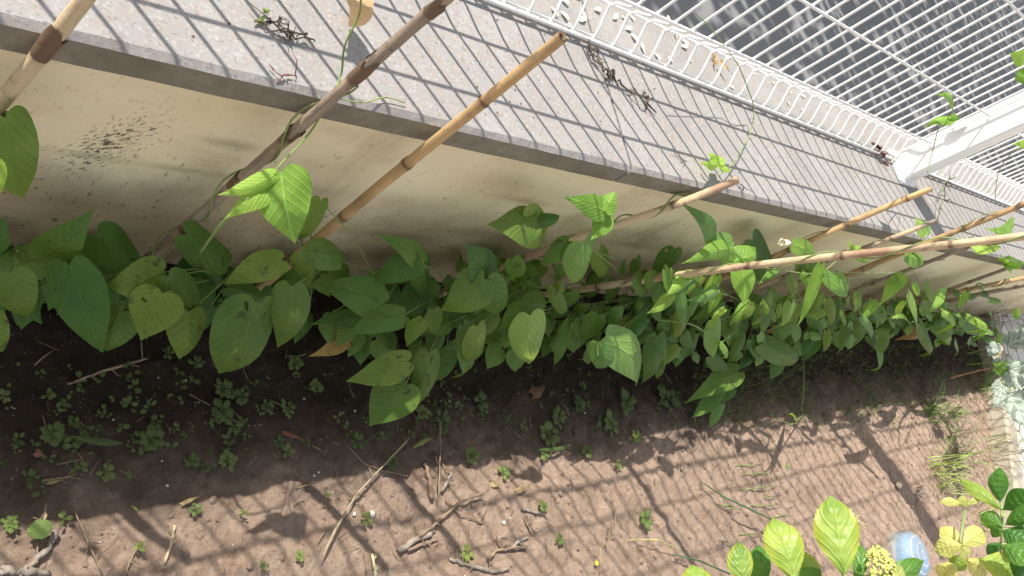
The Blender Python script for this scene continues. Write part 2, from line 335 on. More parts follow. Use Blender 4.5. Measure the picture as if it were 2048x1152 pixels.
def post(x):
    b = MB(); x1 = x+.062; y0, y1 = .668, .745; c = .005
    ring = [(x+c, y0), (x1-c, y0), (x1, y0+c), (x1, y1-c), (x1-c, y1), (x+c, y1), (x, y1-c), (x, y0+c)]
    vs = [(px, py, z) for z in (LZ+.008, 1.55) for px, py in ring]
    b.add(vs, [(i, (i+1) % 8, (i+1) % 8+8, i+8) for i in range(8)]+[tuple(range(8, 16))]); P = fit(b.build('fence_post', M_post, fence, False))
    b = MB(); b.box((x-.016, y0-.012, LZ+.001), (x1+.016, y1+.012, LZ+.008)); sub(b.build('base_plate', M_post, fence, False), P)
    b = MB(); b.box((x-.002, y0-.002, 1.55), (x1+.002, y1+.002, 1.56)); sub(b.build('post_cap', M_post, fence, False), P)
    for z in (.70, 1.15, 1.40):
        b = MB(); b.box((x-.016, FY-.004, z-.014), (x-.0005, FY+.016, z+.014)); sub(b.build('clip', M_post, fence, False), P)
post(PX); post(PX+2.70); post(-.49)
# ------------------------------------------------------------------ street tree that dapples the asphalt (above the frame)
tr = empty('street_tree', 'leafy tree across the street whose crown dapples the asphalt', 'tree', (3.2, 7.2, 0))
b = MB(); b.tube([(3.2, 7.2, -.1), (3.25, 7.1, 1.2), (3.2, 6.9, 2.4), (3.3, 6.4, 3.4)], [.14, .12, .10, .06], 10)
for i in range(14):
    a = random.uniform(0, 6.28); e = np.array([4.2+3.4*math.cos(a), 5.4+1.6*math.sin(a), random.uniform(3, 4)]); s0 = np.array([3.2, 6.9, 2.4])
    b.tube([s0, (s0+e)/2+[0, 0, .3], e], [.05, .03, .01], 6)
fit(b.build('trunk', M_twig, tr))
b = MB()
for i in range(16000):
    u = random.random(); cx = random.uniform(.6, 11); cy = random.uniform(3.25, 7.6); cz = 3.1+random.uniform(-.15, .8)
    if noise.noise(Vector((cx*1.6-cy*.6, cy*.9, cz*.6))) > .62: continue
    a = nrm(rng.normal(size=3)*[1, 1, .5]); n_ = nrm(np.array([0, 0, 1.])+rng.normal(size=3)*.5); s_ = nrm(np.cross(n_, a)); l = random.uniform(.1, .18); p = np.array([cx, cy, cz])
    b.add([p-a*l*.5, p+s_*l*.3, p+a*l*.5, p-s_*l*.3], [(0, 1, 2, 3)])
fit(b.build('crown', M_hyd_g, tr))
# ------------------------------------------------------------------ leaves
NU, NV = 13, 9
def bean_profile(u): # half width, 1 = max
    if u < .33: return .62+.38*math.sin(math.pi/2*u/.33)
    t = (u-.33)/.67; return max(0, (1-t**1.35))**.92*(1-.28*math.sin(math.pi*t)**2)*(1 if t < .97 else .6)
def hyd_profile(u): return max(.03, math.sin(math.pi*min(1, u*1.01)**1.22))**.72
def oval_profile(u): return max(.05, math.sin(math.pi*(u*.93+.05)**1.1))**.7
def kale_profile(u): return max(.1, math.sin(math.pi*(u*.9+.08)))**.5*(1+.12*math.sin(u*40))
def leaf(mb, B, T, wid, nrml, prof=bean_profile, notch=.16, cup=.18, droop=.1, wave=.03, serr=0, nu=NU, nv=NV, shape=None):
    """B base point, T tip, wid full width in metres, nrml approximate upper-side normal"""
    B = np.array(B, float); T = np.array(T, float); ax = T-B; L = np.linalg.norm(ax); a = ax/L
    n = nrm(nrml-a*np.dot(nrml, a)); s = np.cross(n, a); ph = random.uniform(0, 6); skew = random.uniform(-.06, .06)
    vs = []; uv = []
    for i in range(nu):
        u = i/(nu-1); w = prof(u)*wid/2
        for j in range(nv):
            v = -1+2*j/(nv-1); ue = u-notch*abs(v)**1.3*(1-u)**3
            sr = 1+(serr*(1 if i % 2 else -1) if abs(v) > .99 else 0)
            x = L*ue; y = w*v*sr+skew*L*math.sin(math.pi*u)
            z = -cup*wid*(abs(v)**1.7)*.6*(.5+.5*math.sin(math.pi*min(1, u+.2)))+wave*wid*math.sin(u*9+v*3+ph)*abs(v)+wave*.7*wid*math.sin(abs(v)*7-u*13+ph)
            z += droop*L*(math.sin(math.pi*u*.9))+.015*wid*math.cos(u*38)*(1-abs(v))
            vs.append(B+a*x+s*y+n*z); uv.append((u, v*.5+.5))
    fs = [(i*nv+j, i*nv+j+1, (i+1)*nv+j+1, (i+1)*nv+j) for i in range(nu-1) for j in range(nv-1)]
    mb.add(vs, fs, uv); return n
HALF = [(0, 0), (-.045, .05), (-.085, .13), (-.095, .22), (-.06, .32), (.01, .405), (.11, .47), (.22, .50), (.34, .49), (.46, .44), (.58, .365), (.69, .275), (.79, .18), (.87, .105), (.93, .055), (.97, .025), (1, 0)]
def bean_leaf(mb, B, T, wid, nrml, cup=None, droop=None, wave=None, fine=True):
    cup = random.choice((.05, .1, .16, .28)) if cup is None else cup; droop = random.uniform(.0, .16) if droop is None else droop; wave = random.uniform(.015, .06) if wave is None else wave
    B = np.array(B, float); T = np.array(T, float); ax = T-B; L = np.linalg.norm(ax); a = ax/L
    n = nrm(nrml-a*np.dot(nrml, a)); s = np.cross(n, a); ph = random.uniform(0, 6); skew = random.uniform(-.07, .07); tw = random.uniform(-.3, .3); curl = random.uniform(-.2, .9); asym = random.uniform(.9, 1.08)
    hp = HALF if fine else HALF[::2]; out = [(x, y*asym) for x, y in hp]+[(x, -y) for x, y in hp[-2:0:-1]]; m_ = len(out)
    rings = (.12, .36, .6, .8, .93, 1) if fine else (.3, .7, 1); cx = .30; vs = []; uv = []
    def put(x, y):
        ay = abs(y)*2; xc = min(max(x, 0), 1)
        z = -cup*wid*ay**1.6*(.6+.4*math.sin(math.pi*xc))+wave*wid*math.sin(x*8+y*5+ph)*ay+droop*L*math.sin(math.pi*xc*.9)-curl*L*max(0, xc-.6)**1.3
        z += wid*.016*math.cos((x-ay*.4)*40)*(1-ay)*min(1, xc*4)*(1 if fine else 0)+tw*y*wid*(xc-.3)
        vs.append(B+a*L*x+s*(wid*y+skew*L*math.sin(math.pi*xc))+n*z); uv.append((x, y+.5))
    put(cx, 0)
    for r in rings:
        for (x, y) in out: put(cx+(x-cx)*r, y*r)
    fs = [(0, 1+k, 1+(k+1) % m_) for k in range(m_)]
    fs += [(1+i*m_+k, 1+(i+1)*m_+k, 1+(i+1)*m_+(k+1) % m_, 1+i*m_+(k+1) % m_) for i in range(len(rings)-1) for k in range(m_)]
    if fine and random.random() < .06:          # insect holes
        for _ in range(random.randint(1, 3)):
            h = random.randrange(m_*2, len(fs)-1); fs.pop(h)
    mb.add(vs, fs, uv)
def leaf_px(mb, bx, by, tx, ty, w, kb, kt, tilt=None, **kw):
    B = atk(bx, by, kb); T = atk(tx, ty, kt); mid = (B+T)/2
    toc = nrm(np.array([0, 0, H])-mid); n = toc*.9+np.array([0, -.15, .55])+(rng.normal(size=3)*.16 if tilt is None else np.array(tilt))
    a = nrm(T-B); nn = nrm(n-a*np.dot(n, a)); s = np.cross(nn, a)
    wm = w/px_per_m(mid, s); wm = min(wm, 1.25*np.linalg.norm(T-B)+.012); bean_leaf(mb, B, T, wm, n, fine=not kw.get('coarse')); return B
# ------------------------------------------------------------------ canes
canes = []
def cane(top, mid, base, r, mat, label, ymid=.485, ytop=None, nodes=.13, sheath=0, open_top=True, bd=None, md=None):
    Pm = ony(mid[0], mid[1], ymid) if md is None else atd(*mid, md)
    Pb = onz(*base); 
    if Pb[1] > .47: Pb = ony(base[0], base[1], .47)
    d = nrm(Pm-Pb)
    if Pb[2] > 0: Pb = Pb-d*(Pb[2]/d[2])
    # top: point of the line closest to the ray of the top pixel
    o = np.array([0, 0, H]); rd = nrm(ray(*top)); w0 = Pb-o; bb = d@rd; s_ = (bb*(rd@w0)-(d@w0))/(1-bb*bb); Pt = Pb+d*s_
    r *= .8; Pb = Pb-d*.04; L = np.linalg.norm(Pt-Pb)
    root = empty('cane', label, 'cane', Pb, 'garden canes leaning on the wall coping')
    b = MB(); n = 14; pts = []; rs = []; N = int(L/.012); off = random.uniform(0, nodes); bend = rng.normal(size=2)*.0018
    side = nrm(np.cross(d, [0, 0, 1])); sd2 = np.cross(side, d)
    for i in range(N+1):
        t = i/N; s1 = t*L; ph = ((s1+off) % nodes); nd = min(ph, nodes-ph); bul = math.exp(-(nd/.004)**2)
        pts.append(Pb+d*s1+side*bend[0]*math.sin(t*9)+sd2*bend[1]*math.sin(t*7+1)); rs.append(r*(1.08-.16*t)*(1+.2*bul-.05*math.exp(-((nd-.009)/.004)**2)))
    b.tube(pts, rs, n, cap=False, rough=.012 if not sheath else .05)
    b.uv = [(u_, (v_+off)/nodes) for u_, v_ in b.uv]
    # cut end: rim and hollow
    e = pts[-1]; re = rs[-1]
    rings = [(1, 0), (.92, .001), (.62, 0), (.58, -.03)]; vs = []
    for q, dz in rings:
        for k in range(n): a_ = 2*math.pi*k/n; vs.append(e+d*dz+(side*math.cos(a_)+sd2*math.sin(a_))*re*q)
    b.add(vs, [(i*n+k, i*n+(k+1) % n, (i+1)*n+(k+1) % n, (i+1)*n+k) for i in range(3) for k in range(n)])
    fit(b.build('cane_stalk', mat, root))
    b = MB(); vs = [e-d*.018+(side*math.cos(2*math.pi*k/n)+sd2*math.sin(2*math.pi*k/n))*re*.6 for k in range(n)]; b.add(vs, [tuple(range(n))]); fit(b.build('cane_pith', M_pith, root))
    # papery sheath remnants at the nodes
    q = off
    s1 = nodes-off
    while s1 < L-.02:
        if random.random() < .75+sheath:
            i0 = int(s1/L*N); a0 = random.uniform(0, 6.28); span = random.uniform(1.2, 3.6) if not sheath else random.uniform(3, 6); ln = random.uniform(.006, .018) if not sheath else random.uniform(.02, .05)
            vs = []; m_ = 9; b = MB()
            for k in range(m_):
                a_ = a0+span*k/(m_-1)
                for h_ in (0, .5, 1):
                    rr = rs[min(i0, N)]*(1.06+.16*h_*random.random()+(.05 if sheath else 0)*h_); p = pts[min(i0, N)]+d*ln*h_*random.uniform(.5, 1.1)
                    vs.append(p+(side*math.cos(a_)+sd2*math.sin(a_))*rr)
            b.add(vs, [(k*3+h_, (k+1)*3+h_, (k+1)*3+h_+1, k*3+h_+1) for k in range(m_-1) for h_ in (0, 1)]); fit(b.build('sheath', M_cane_g if sheath else M_cane_p, root))
        s1 += nodes
    canes.append((Pb, Pt, d, r, side, sd2)); return root
cane((215, -60), (62, 130), (-150, 400), .0095, M_cane_p, 'thick cane with peeling sheath at the left end of the wall', sheath=.3, nodes=.11)
cane((905, -22), (640, 218), (262, 550), .0086, M_cane_g, 'weathered grey brown cane with a bean vine coiled round it', sheath=.3, nodes=.12)
cane((1117, 64), (895, 262), (536, 560), .0092, M_cane, 'smooth tan cane with an open cut end over the coping', nodes=.15)
cane((1476, 361), (1400, 387), (950, 557), .0088, M_cane_p, 'pinkish cane with a hollow cut end just above the lip of the coping', nodes=.14)
cane((2140, 447), (1870, 490), (1110, 583), .0082, M_cane_p, 'long straight pale cane crossing in front of the others', md=1.28, nodes=.16)
cane((1865, 382), (1695, 449), (1480, 540), .0085, M_cane, 'thin knobbly tan cane ending over the coping near the fence post')
cane((1873, 440), (1797, 469), (1600, 543), .0075, M_cane_g, 'short grey cane ending just over the coping edge')
cane((2130, 346), (1852, 487), (1600, 590), .0095, M_cane_s, 'mottled orange and black cane reaching past the right edge')
cane((1990, 474), (1915, 502), (1650, 603), .0075, M_cane_g, 'thin cane half hidden behind the long pale cane')
cane((2130, 486), (2040, 527), (1800, 617), .0075, M_cane_g, 'slender brown cane close to the wall at the far right')
cane((2150, 530), (2060, 553), (1775, 613), .0095, M_cane_s, 'orange brown cane wrapped in vine at the far right', ymid=.45)
cane((2150, 545), (2060, 568), (1850, 612), .0095, M_cane_g, 'dark grey cane lowest of those at the far right', ymid=.43)
# ------------------------------------------------------------------ bean plants
# plants stand along the wall; each takes the leaves near it
pl_px = [-20, 110, 240, 390, 560, 700, 830, 960, 1090, 1210, 1330, 1450, 1570, 1690, 1810, 1930]
looks = ['large dark leaved bean plant at the left edge of the bed', 'bean plant with blotched leaves against the stained wall', 'bean plant with dull olive leaves under the weathered cane',
 'bean plant with one big heart shaped leaf hanging over the soil', 'bean plant at the tan cane with a bright lime leaf held up in sun', 'bean plant with drooping dark leaves right of the tan cane',
 'bean plant with pointed leaves beside a yellowing leaf', 'bean plant with a broad double leaf in the middle of the row', 'bean plant with one sunlit pointed leaf hanging low', 'bean plant with a pair of sun striped leaves near the soil',
 'bean plant with bright leaves up at the hollow cut cane', 'bean plant climbing the long pale cane with sunlit leaves', 'bean plant with a dark drooping cluster reaching down to the bare soil', 'bean plant with slender pale leaves hanging below the long cane',
 'bean plant with an orange withered leaf beneath it', 'smallest bean plant at the far end against the wall']
plants = []
for px, lb in zip(pl_px, looks):
    by = 575 if px < 1000 else 575+(px-1000)*.085
    p = onz(px, by+ (0 if px > 500 else 10)); p[1] = min(p[1], .47); p[2] = 0
    plants.append([empty('bean_plant', lb, 'plant', p, 'bean plants along the foot of the wall'), p, px, [], MB(), []])
def plant_for(x, which=None): return min(plants, key=lambda q: abs(q[2]-x)) if which is None else plants[which]
def bl(bx, by, tx, ty, w, k=.6, kt=None, mat='m', plant=None, pet=True, **kw):
    P = plant_for(bx, plant); mb = MB(); kt = k if kt is None else kt
    B = leaf_px(mb, bx, by, tx, ty, w, k, kt, **kw)
    o = mb.build('leaf', {'m': M_bean, 'y': M_bean_y, 'p': M_bean_p, 'o': M_bean_o, 't': M_bean_t}[mat], P[0]); fit(o)
    if pet: P[3].append(B)
# (base x, base y, tip x, tip y, width, k)
LV = [
 (10,236,52,403,125,.9,'m'),(-25,322,2,385,60,1.2,'y'),(84,515,190,414,92,.55,'m'),(-25,500,12,432,70,.7,'m'),(84,522,-30,545,75,.5,'m'),(25,548,60,640,95,.8,'o'),(-18,634,8,706,70,.9,'o'),
 (140,532,206,706,118,.7,'m'),(196,470,300,540,92,.45,'m'),(326,545,208,574,86,.75,'o'),(337,555,392,640,74,.8,'o'),(325,588,282,680,112,.85,'o'),(240,625,204,710,86,.65,'o'),(378,625,358,720,82,.8,'o'),(225,575,212,635,48,.4,'m'),
 (373,469,498,540,76,.5,'m'),(562,522,446,570,66,.85,'o'),(510,606,444,762,126,.93,'o'),(582,575,554,690,76,.95,'o'),(601,507,623,585,50,.85,'o'),(622,505,712,541,62,.75,'m'),(455,575,545,600,45,.45,'m'),
 (640,402,598,492,46,.75,'m'),(845,524,767,471,52,.7,'m'),(836,527,748,568,64,.75,'m'),(843,529,852,602,60,.6,'m'),(765,607,642,568,82,.7,'m'),(735,642,622,648,40,.5,'m'),
 (838,577,800,644,62,.55,'m'),(806,632,694,672,60,.78,'m'),(975,556,922,486,80,.8,'m'),(968,558,882,625,86,.88,'m'),(973,562,1004,640,66,.88,'m'),(1137,483,1080,530,42,.85,'m'),(1072,443,974,449,76,.9,'o'),(1046,436,1107,497,84,.88,'o'),
 (1066,442,1126,430,30,.8,'m'),(1197,505,1211,572,46,.6,'m'),(1052,613,1098,598,52,.85,'o'),(1048,613,998,660,46,.85,'m'),
 (925,655,925,772,42,.85,'m'),(946,628,874,662,38,.7,'m'),(986,626,950,676,46,.65,'m'),(868,620,871,674,34,.75,'m'),(846,641,812,698,38,.9,'o'),(1108,592,1090,568,24,.8,'o'),(1110,594,1124,556,25,.8,'o'),
 (1112,592,1133,645,27,.9,'o'),(815,724,692,763,66,.88,'o'),(858,708,827,822,56,.8,'o'),(902,702,862,772,42,.7,'m'),(812,768,738,852,92,.85,'o'),(1140,645,1110,738,30,.7,'m'),(1197,633,1163,686,48,.85,'m'),
 (1235,617,1214,668,28,.85,'m'),(1262,637,1238,656,22,.6,'o'),(1314,674,1290,782,44,.8,'m'),(1347,498,1300,548,46,.5,'m'),(1272,518,1264,550,28,.5,'m'),(1244,547,1250,510,14,.6,'m'),(1290,598,1270,662,50,.5,'m'),(1161,613,1150,668,26,.6,'m'),
 (1505,480,1540,552,58,.55,'m'),(1420,570,1402,642,44,.6,'m'),(1475,630,1456,668,24,.8,'o'),(1480,600,1532,626,36,.7,'m'),(1536,610,1514,684,28,.8,'m'),(1590,592,1556,632,40,.75,'m'),(1588,630,1556,684,32,.8,'m'),(1525,688,1618,712,48,.8,'m'),
 (1562,720,1538,757,30,.8,'m'),(1503,680,1532,732,34,.75,'m'),(1482,670,1454,732,24,.8,'m'),(1476,744,1382,802,56,.85,'m'),(1440,779,1382,836,36,.85,'m'),(1442,810,1416,856,24,.9,'p'),(1466,780,1444,808,20,.85,'m'),
 (1650,618,1696,612,38,.7,'m'),(1716,606,1742,648,30,.75,'m'),(1722,645,1710,694,32,.8,'m'),(1828,618,1744,656,46,.6,'m'),(1757,680,1748,745,20,.85,'p'),(1840,650,1864,722,28,.9,'o'),(1882,638,1892,698,22,.85,'p'),(1910,682,1915,714,14,.9,'p'),
 (1848,600,1886,628,38,.85,'o'),(1930,652,1972,682,32,.8,'p'),(1680,600,1650,668,28,.75,'m'),(1780,610,1800,655,34,.7,'m'),(1400,545,1380,600,36,.6,'m'),(1340,600,1318,650,30,.6,'m'),
 # in the sun
 (562,346,592,489,116,1.34,'y'),(547,376,450,438,52,1.28,'y'),(547,351,438,390,40,1.34,'y'),(1211,423,1140,396,52,1.2,'y'),(1211,421,1230,384,44,1.22,'y'),(1213,429,1180,480,48,1.14,'y'),(1165,486,1148,574,66,.98,'p'),
 (1060,633,1062,742,74,1.0,'p'),(954,655,946,743,50,.985,'o'),(1199,686,1204,750,56,1.03,'p'),(1212,680,1272,772,80,1.0,'p'),
 (1424,480,1366,408,40,1.08,'p'),(1428,487,1474,468,40,1.08,'p'),(1461,496,1360,528,38,1.12,'y'),(1468,522,1516,494,54,1.1,'y'),(1466,522,1428,506,34,1.1,'y'),(1481,534,1486,610,48,1.15,'y'),(1586,490,1628,516,34,1.1,'y'),
 (1608,518,1607,574,44,1.02,'o'),(1640,534,1594,653,26,1.12,'y'),(1652,553,1720,586,34,1.15,'y'),(1812,510,1864,518,36,1.1,'y'),(1806,553,1760,611,34,1.05,'y'),(1817,590,1838,664,24,1.1,'y'),(1427,644,1423,709,38,1.04,'p'),(1440,688,1455,718,17,1.08,'y'),
 (1337,562,1395,555,44,1.04,'p'),(1330,540,1352,600,26,1.05,'y'),(1935,634,1966,665,18,1.05,'y'),(2030,620,2033,642,18,1.1,'y'),
]
for q in LV:
    if q[5] > 1.05 and q[0] > 1100: q = (*q[:5], 1+(q[5]-1)*1.9, q[6])
    bl(*q[:5], k=q[5], mat=q[6], kt=q[5]-(.06 if q[5] < 1 else 0))
for i in range(46):   # leaves reaching up into the sun along the right half of the row
    x = random.uniform(1330, 2010); y = np.interp(x, [1330, 1700, 2010], [548, 575, 610])+random.uniform(-34, 62); a = random.gauss(1.85, .6); s1 = np.interp(x, [1330, 2000], [66, 36])*random.uniform(.6, 1.15)
    k1 = random.uniform(.99, 1.14); bl(x, y, x+math.cos(a)*s1, y+math.sin(a)*s1, s1*.42, k=k1, mat=random.choice('yypo'), pet=random.random() < .5)
bl(700, 668, 628, 712, 42, k=.35, mat='t'); bl(1835, 655, 1772, 682, 30, k=.3, mat='t'); bl(1552, 655, 1530, 668, 16, k=.3, mat='t')
# filler leaves deeper in the row, in the wall's shade
def band(x):   # visible band of leaves, top and bottom, in photo pixels
    T = [(0, 480), (300, 520), (600, 520), (800, 520), (1000, 510), (1300, 530), (1600, 575), (1800, 600), (1950, 620)]
    Bm = [(0, 640), (300, 650), (450, 640), (620, 650), (700, 700), (900, 730), (1100, 720), (1300, 740), (1500, 740), (1700, 700), (1850, 690), (1950, 680)]
    xs_, ys_ = zip(*T); xb, yb = zip(*Bm); return np.interp(x, xs_, ys_), np.interp(x, xb, yb)
for i in range(520):
    x = random.uniform(-40, 1960); 
    if x < 700 and random.random() < .45: continue
    t, bt = band(x); y = random.uniform(t, bt-20); sz = np.interp(x, [0, 600, 1200, 2000], [80, 66, 46, 26])*random.uniform(.5, 1.0)
    a = random.gauss(1.75, .6); k = random.uniform(.05, .75 if x > 800 else .5)
    if x > 1250: k = random.uniform(.15, .9)
    P = plant_for(x); leaf_px(P[4], x, y, x+math.cos(a)*sz, y+math.sin(a)*sz, sz*random.uniform(.62, .95), k, k-.05, coarse=1)
    if random.random() < .4: P[3].append(atk(x, y, k))
for P in plants:
    root, p0, px, tips, fm, _ = P
    if fm.v: fit(fm.build('foliage', M_bean if px < 1500 else M_bean_p, root))
    b = MB(); top = p0+np.array([random.uniform(-.02, .02), -.01, random.uniform(.10, .18)])
    b.tube([p0-[0, 0, .02], p0*.6+top*.4+[.008, 0, 0], top], [.0025, .002, .001], 6)
    fit(b.build('stem', M_stem, root)); b = MB()
    for T in tips:
        if random.random() < .3: continue
        s0 = p0+(top-p0)*random.uniform(.2, 1.); mid = (s0+T)/2+np.array([0, 0, .03]); 
        pts = [s0*(1-t)**2+mid*2*t*(1-t)+T*t*t for t in np.linspace(0, 1, 7)]; b.tube(pts, [.0011, .001, .001, .001, .0009, .0009, .001], 5)
    if b.v: fit(b.build('leaf_stalk', M_stem, root))
# vines coiling round canes, as parts of the plant at the foot
def coil(ci, t0, t1, turns, plant, r=.0016, mat=None, slack=.004):
    Pb, Pt, d, rc, sd, s2 = canes[ci]; L = np.linalg.norm(Pt-Pb); b = MB(); N = int(turns*16); pts = []
    for i in range(N+1):
        t = i/N; a = turns*2*math.pi*t+random.uniform(-.05, .05); q = Pb+d*L*(t0+(t1-t0)*t); rr = rc+r+slack*(.5+.5*math.sin(i*.37))
        pts.append(q+(sd*math.cos(a)+s2*math.sin(a))*rr)
    b.tube(pts, r, 5); fit(b.build('vine', mat or M_stem, plants[plant][0]))
coil(1, .2, .8, 3, 2, .0012); coil(3, .35, .93, 4, 10); coil(4, .15, .95, 5, 11, .0011); coil(5, .3, .8, 2, 12, .001); coil(7, .2, .9, 3, 13, .0011); coil(10, .2, .95, 6, 14, .002); coil(8, .2, .8, 3, 14); coil(0, .3, .7, 2, 0)
def vine(pts, r, plant, mat=None, name='vine'):
    P = [np.array(p, float) for p in pts]; out = []
    for i in range(len(P)-1):
        p0 = P[max(i-1, 0)]; p1 = P[i]; p2 = P[i+1]; p3 = P[min(i+2, len(P)-1)]
        for t in np.linspace(0, 1, 7)[:-1]: out.append(.5*((2*p1)+(-p0+p2)*t+(2*p0-5*p1+4*p2-p3)*t*t+(-p0+3*p1-3*p2+p3)*t**3))
    out.append(P[-1]); b = MB(); b.tube(out, r, 5)
    o = b.build(name, mat or M_stem, plants[plant][0] if plant is not None else None)
    return fit(o) if plant is not None else own(o)
C = lambda x, y, dz=.004: onz(x, y, LZ+dz)
# long tendrils rising above the coping
vine([atk(400, 505, .8), atk(450, 440, 1.1), atk(520, 375, 1.18), atk(548, 352, 1.2)], .0017, 4)
vine([atk(548, 352, 1.2), atk(560, 330, 1.2), atk(620, 265, 1.05), C(660, 195, .02), C(682, 150, .03), C(690, 90, .06), C(718, 30, .09), C(722, -10, .12)], .0012, 2)
vine([C(655, 190, .01), C(720, 205, .006), C(770, 195, .006), C(810, 205, .005)], .0009, 2)
vine([C(1436, 350, .03), C(1470, 322, .02), C(1500, 265, .02), C(1508, 218, .03), ony(1495, 175, .70), ony(1478, 132, .72)], .0011, 10)
vine([ony(1478, 132, .72), ony(1452, 95, .722), ony(1420, 55, .722), ony(1392, 28, .72)], .0009, 10)
vine([ony(1855, 345, .60), ony(1868, 290, .66), ony(1880, 250, .66), ony(1903, 225, .66), ony(1905, 200, .66)], .0012, 13)
vine([C(1875, 440, .02), C(1884, 400, .03), C(1886, 372, .03), C(1898, 355, .03)], .0011, 13)
vine([C(1990, 400, .1), ony(1997, 345, .62), ony(2025, 305, .62), ony(2060, 290, .62)], .0011, 15)
vine([atk(1605, 715, .6), atk(1608, 760, .9), atk(1604, 830, 1.0)], .001, 12)
vine([atk(1570, 845, .95), atk(1585, 848, .98), atk(1606, 830, 1.0)], .0018, 12)
vine([atk(1470, 525, 1.08), atk(1560, 540, 1.08), atk(1640, 545, 1.1), atk(1700, 500, 1.1), atk(1750, 505, 1.1)], .0014, 11)
vine([atk(1320, 640, .9), atk(1380, 648, 1.05), atk(1410, 662, 1.05), atk(1425, 650, 1.04)], .0016, 11)
vine([atk(1650, 548, 1.1), atk(1700, 545, 1.1), atk(1800, 545, 1.1)], .0012, 13)
def bl3(pts, w, plant, mat='y', P=None, **kw):  # leaf given by 3D base and tip
    mb = MB(); B, T = map(lambda q: np.array(q, float), pts); toc = nrm(np.array([0, 0, H])-(B+T)/2)
    bean_leaf(mb, B, T, w, toc+np.array([0, 0, .4])+rng.normal(size=3)*.2, **kw); fit(mb.build('leaf', {'m': M_bean, 'y': M_bean_y, 'p': M_bean_p, 'd': M_dry}[mat], plants[plant][0]))
bl3((C(1437, 326, .03), C(1394, 323, .03)), .022, 10); bl3((C(1434, 322, .035), C(1418, 304, .035)), .015, 10); bl3((C(1436, 330, .03), C(1462, 342, .02)), .02, 10); bl3((C(1438, 325, .03), C(1446, 312, .03)), .02, 10)
bl3((ony(1905, 208, .66), ony(1866, 190, .66)), .022, 13); bl3((ony(1905, 236, .655), ony(1850, 247, .655)), .026, 13); bl3((ony(1903, 232, .655), ony(1918, 240, .655)), .012, 13)
for (a, b_, c_, d_, w) in ((2050, 120, 2022, 108, .03), (2052, 150, 2028, 160, .03), (2056, 290, 2030, 288, .025)): bl3((ony(a, b_, .6), ony(c_, d_, .6)), w, 15)
bl3((C(1850, 470, .05), C(1830, 435, .05)), .03, 13, 'p'); bl3((C(1852, 465, .05), C(1858, 440, .05)), .024, 13, 'p')
bl3((C(2025, 445, .1), C(1978, 455, .1)), .045, 15, 'y'); bl3((C(1950, 500, .1), C(1988, 486, .1)), .035, 15, 'y')
for (a, b_, c_, d_) in ((2015, 530, 1992, 518), (2016, 532, 2042, 512), (2014, 534, 2028, 548), (2012, 528, 2010, 508)): bl3((atk(a, b_, 1.15), atk(c_, d_, 1.15)), .022, 15)
for (a, b_, c_, d_) in ((1708, 504, 1700, 484), (1708, 506, 1738, 520), (1706, 506, 1690, 512), (1708, 502, 1722, 492)): bl3((atk(a, b_, 1.12), atk(c_, d_, 1.12)), .018, 12)
bl3((atk(1593, 842, 1.02), atk(1582, 823, 1.02)), .02, 12, 'y'); bl3((C(745, 15, .05), C(690, 2, .05)), .05, 2, 'd', cup=.6)
bl3((atk(1420, 652, 1.1), atk(1436, 640, 1.1)), .01, 11)
for i in range(26):   # small young leaves at the far end
    x = random.uniform(1860, 1990); y = random.uniform(575, 680); a = random.uniform(0, 6.28); bl(x, y, x+math.cos(a)*20, y+math.sin(a)*18, 13, k=random.uniform(.5, 1.0), mat=random.choice('opm'), plant=15 if x > 1930 else 14, pet=random.random() < .4)
for i in range(40):   # more midsized leaves right of centre
    x = random.uniform(1280, 1880); t, bt = band(x); y = random.uniform(t+10, bt-10); a = random.gauss(1.8, .5); s1 = np.interp(x, [1280, 1880], [66, 42])*random.uniform(.7, 1.2)
    bl(x, y, x+math.cos(a)*s1, y+math.sin(a)*s1, s1*.45, k=random.uniform(.55, .93), mat=random.choice('mmmpo'))
# small pale flower beside the cane
fl = MB()
for a in range(5):
    p = atk(1558, 487, 1.1); q = p+np.array([math.cos(a*1.3)*.012, math.sin(a*1.3)*.008, .006+.004*a]); leaf(fl, p, q, .012, np.array([0, -.3, 1.]), prof=oval_profile, nu=6, nv=5)
M_petal_spot = mat_simple('cream_petal_light_spot', (.75, .72, .5), (.8, .78, .6), 40, .6); fit(fl.build('flower', M_petal_spot, plants[12][0]))
# ------------------------------------------------------------------ litter on the coping
def scribble(path, r, mat, name, label, cat, jit=.004, branches=6, group=None):
    P = [np.array(p, float) for p in path]; b = MB(); out = []
    for i in range(len(P)-1):
        for t in np.linspace(0, 1, 6)[:-1]: out.append(P[i]*(1-t)+P[i+1]*t+np.abs(rng.normal(size=3))*[0, 0, 1]*jit+rng.normal(size=3)*[1, 1, 0]*jit)
    b.tube(out, [r*random.uniform(.5, 1.3) for _ in out], 5)
    for k in range(branches):
        p = out[random.randrange(len(out))]; q = p+rng.normal(size=3)*[.018, .018, .005]+[0, 0, .006]; b.tube([p, (p+q)/2+rng.normal(size=3)*.004, q], [r*.8, r*.6, r*.3], 4)
    return tag(own(b.build(name, mat)), label, cat, group)
def crumple(b, c, s, n=7):
    for k in range(n):
        p = c+rng.normal(size=3)*[s*.5, s*.5, s*.15]+[0, 0, s*.3]; d = rng.normal(size=3)*[1, 1, .4]; leaf(b, p, p+nrm(d)*s*random.uniform(.6, 1.2), s*.5, rng.normal(size=3)+[0, 0, .6], nu=6, nv=5, wave=.12, cup=.5)
o = scribble([C(1175, 95), C(1190, 120), C(1212, 155), C(1240, 165), C(1270, 195), C(1315, 228)], .0017, M_stem_d, 'dead_vine', 'blackened curly dead vine lying on the coping near the middle', 'dead vine', .005, 16)
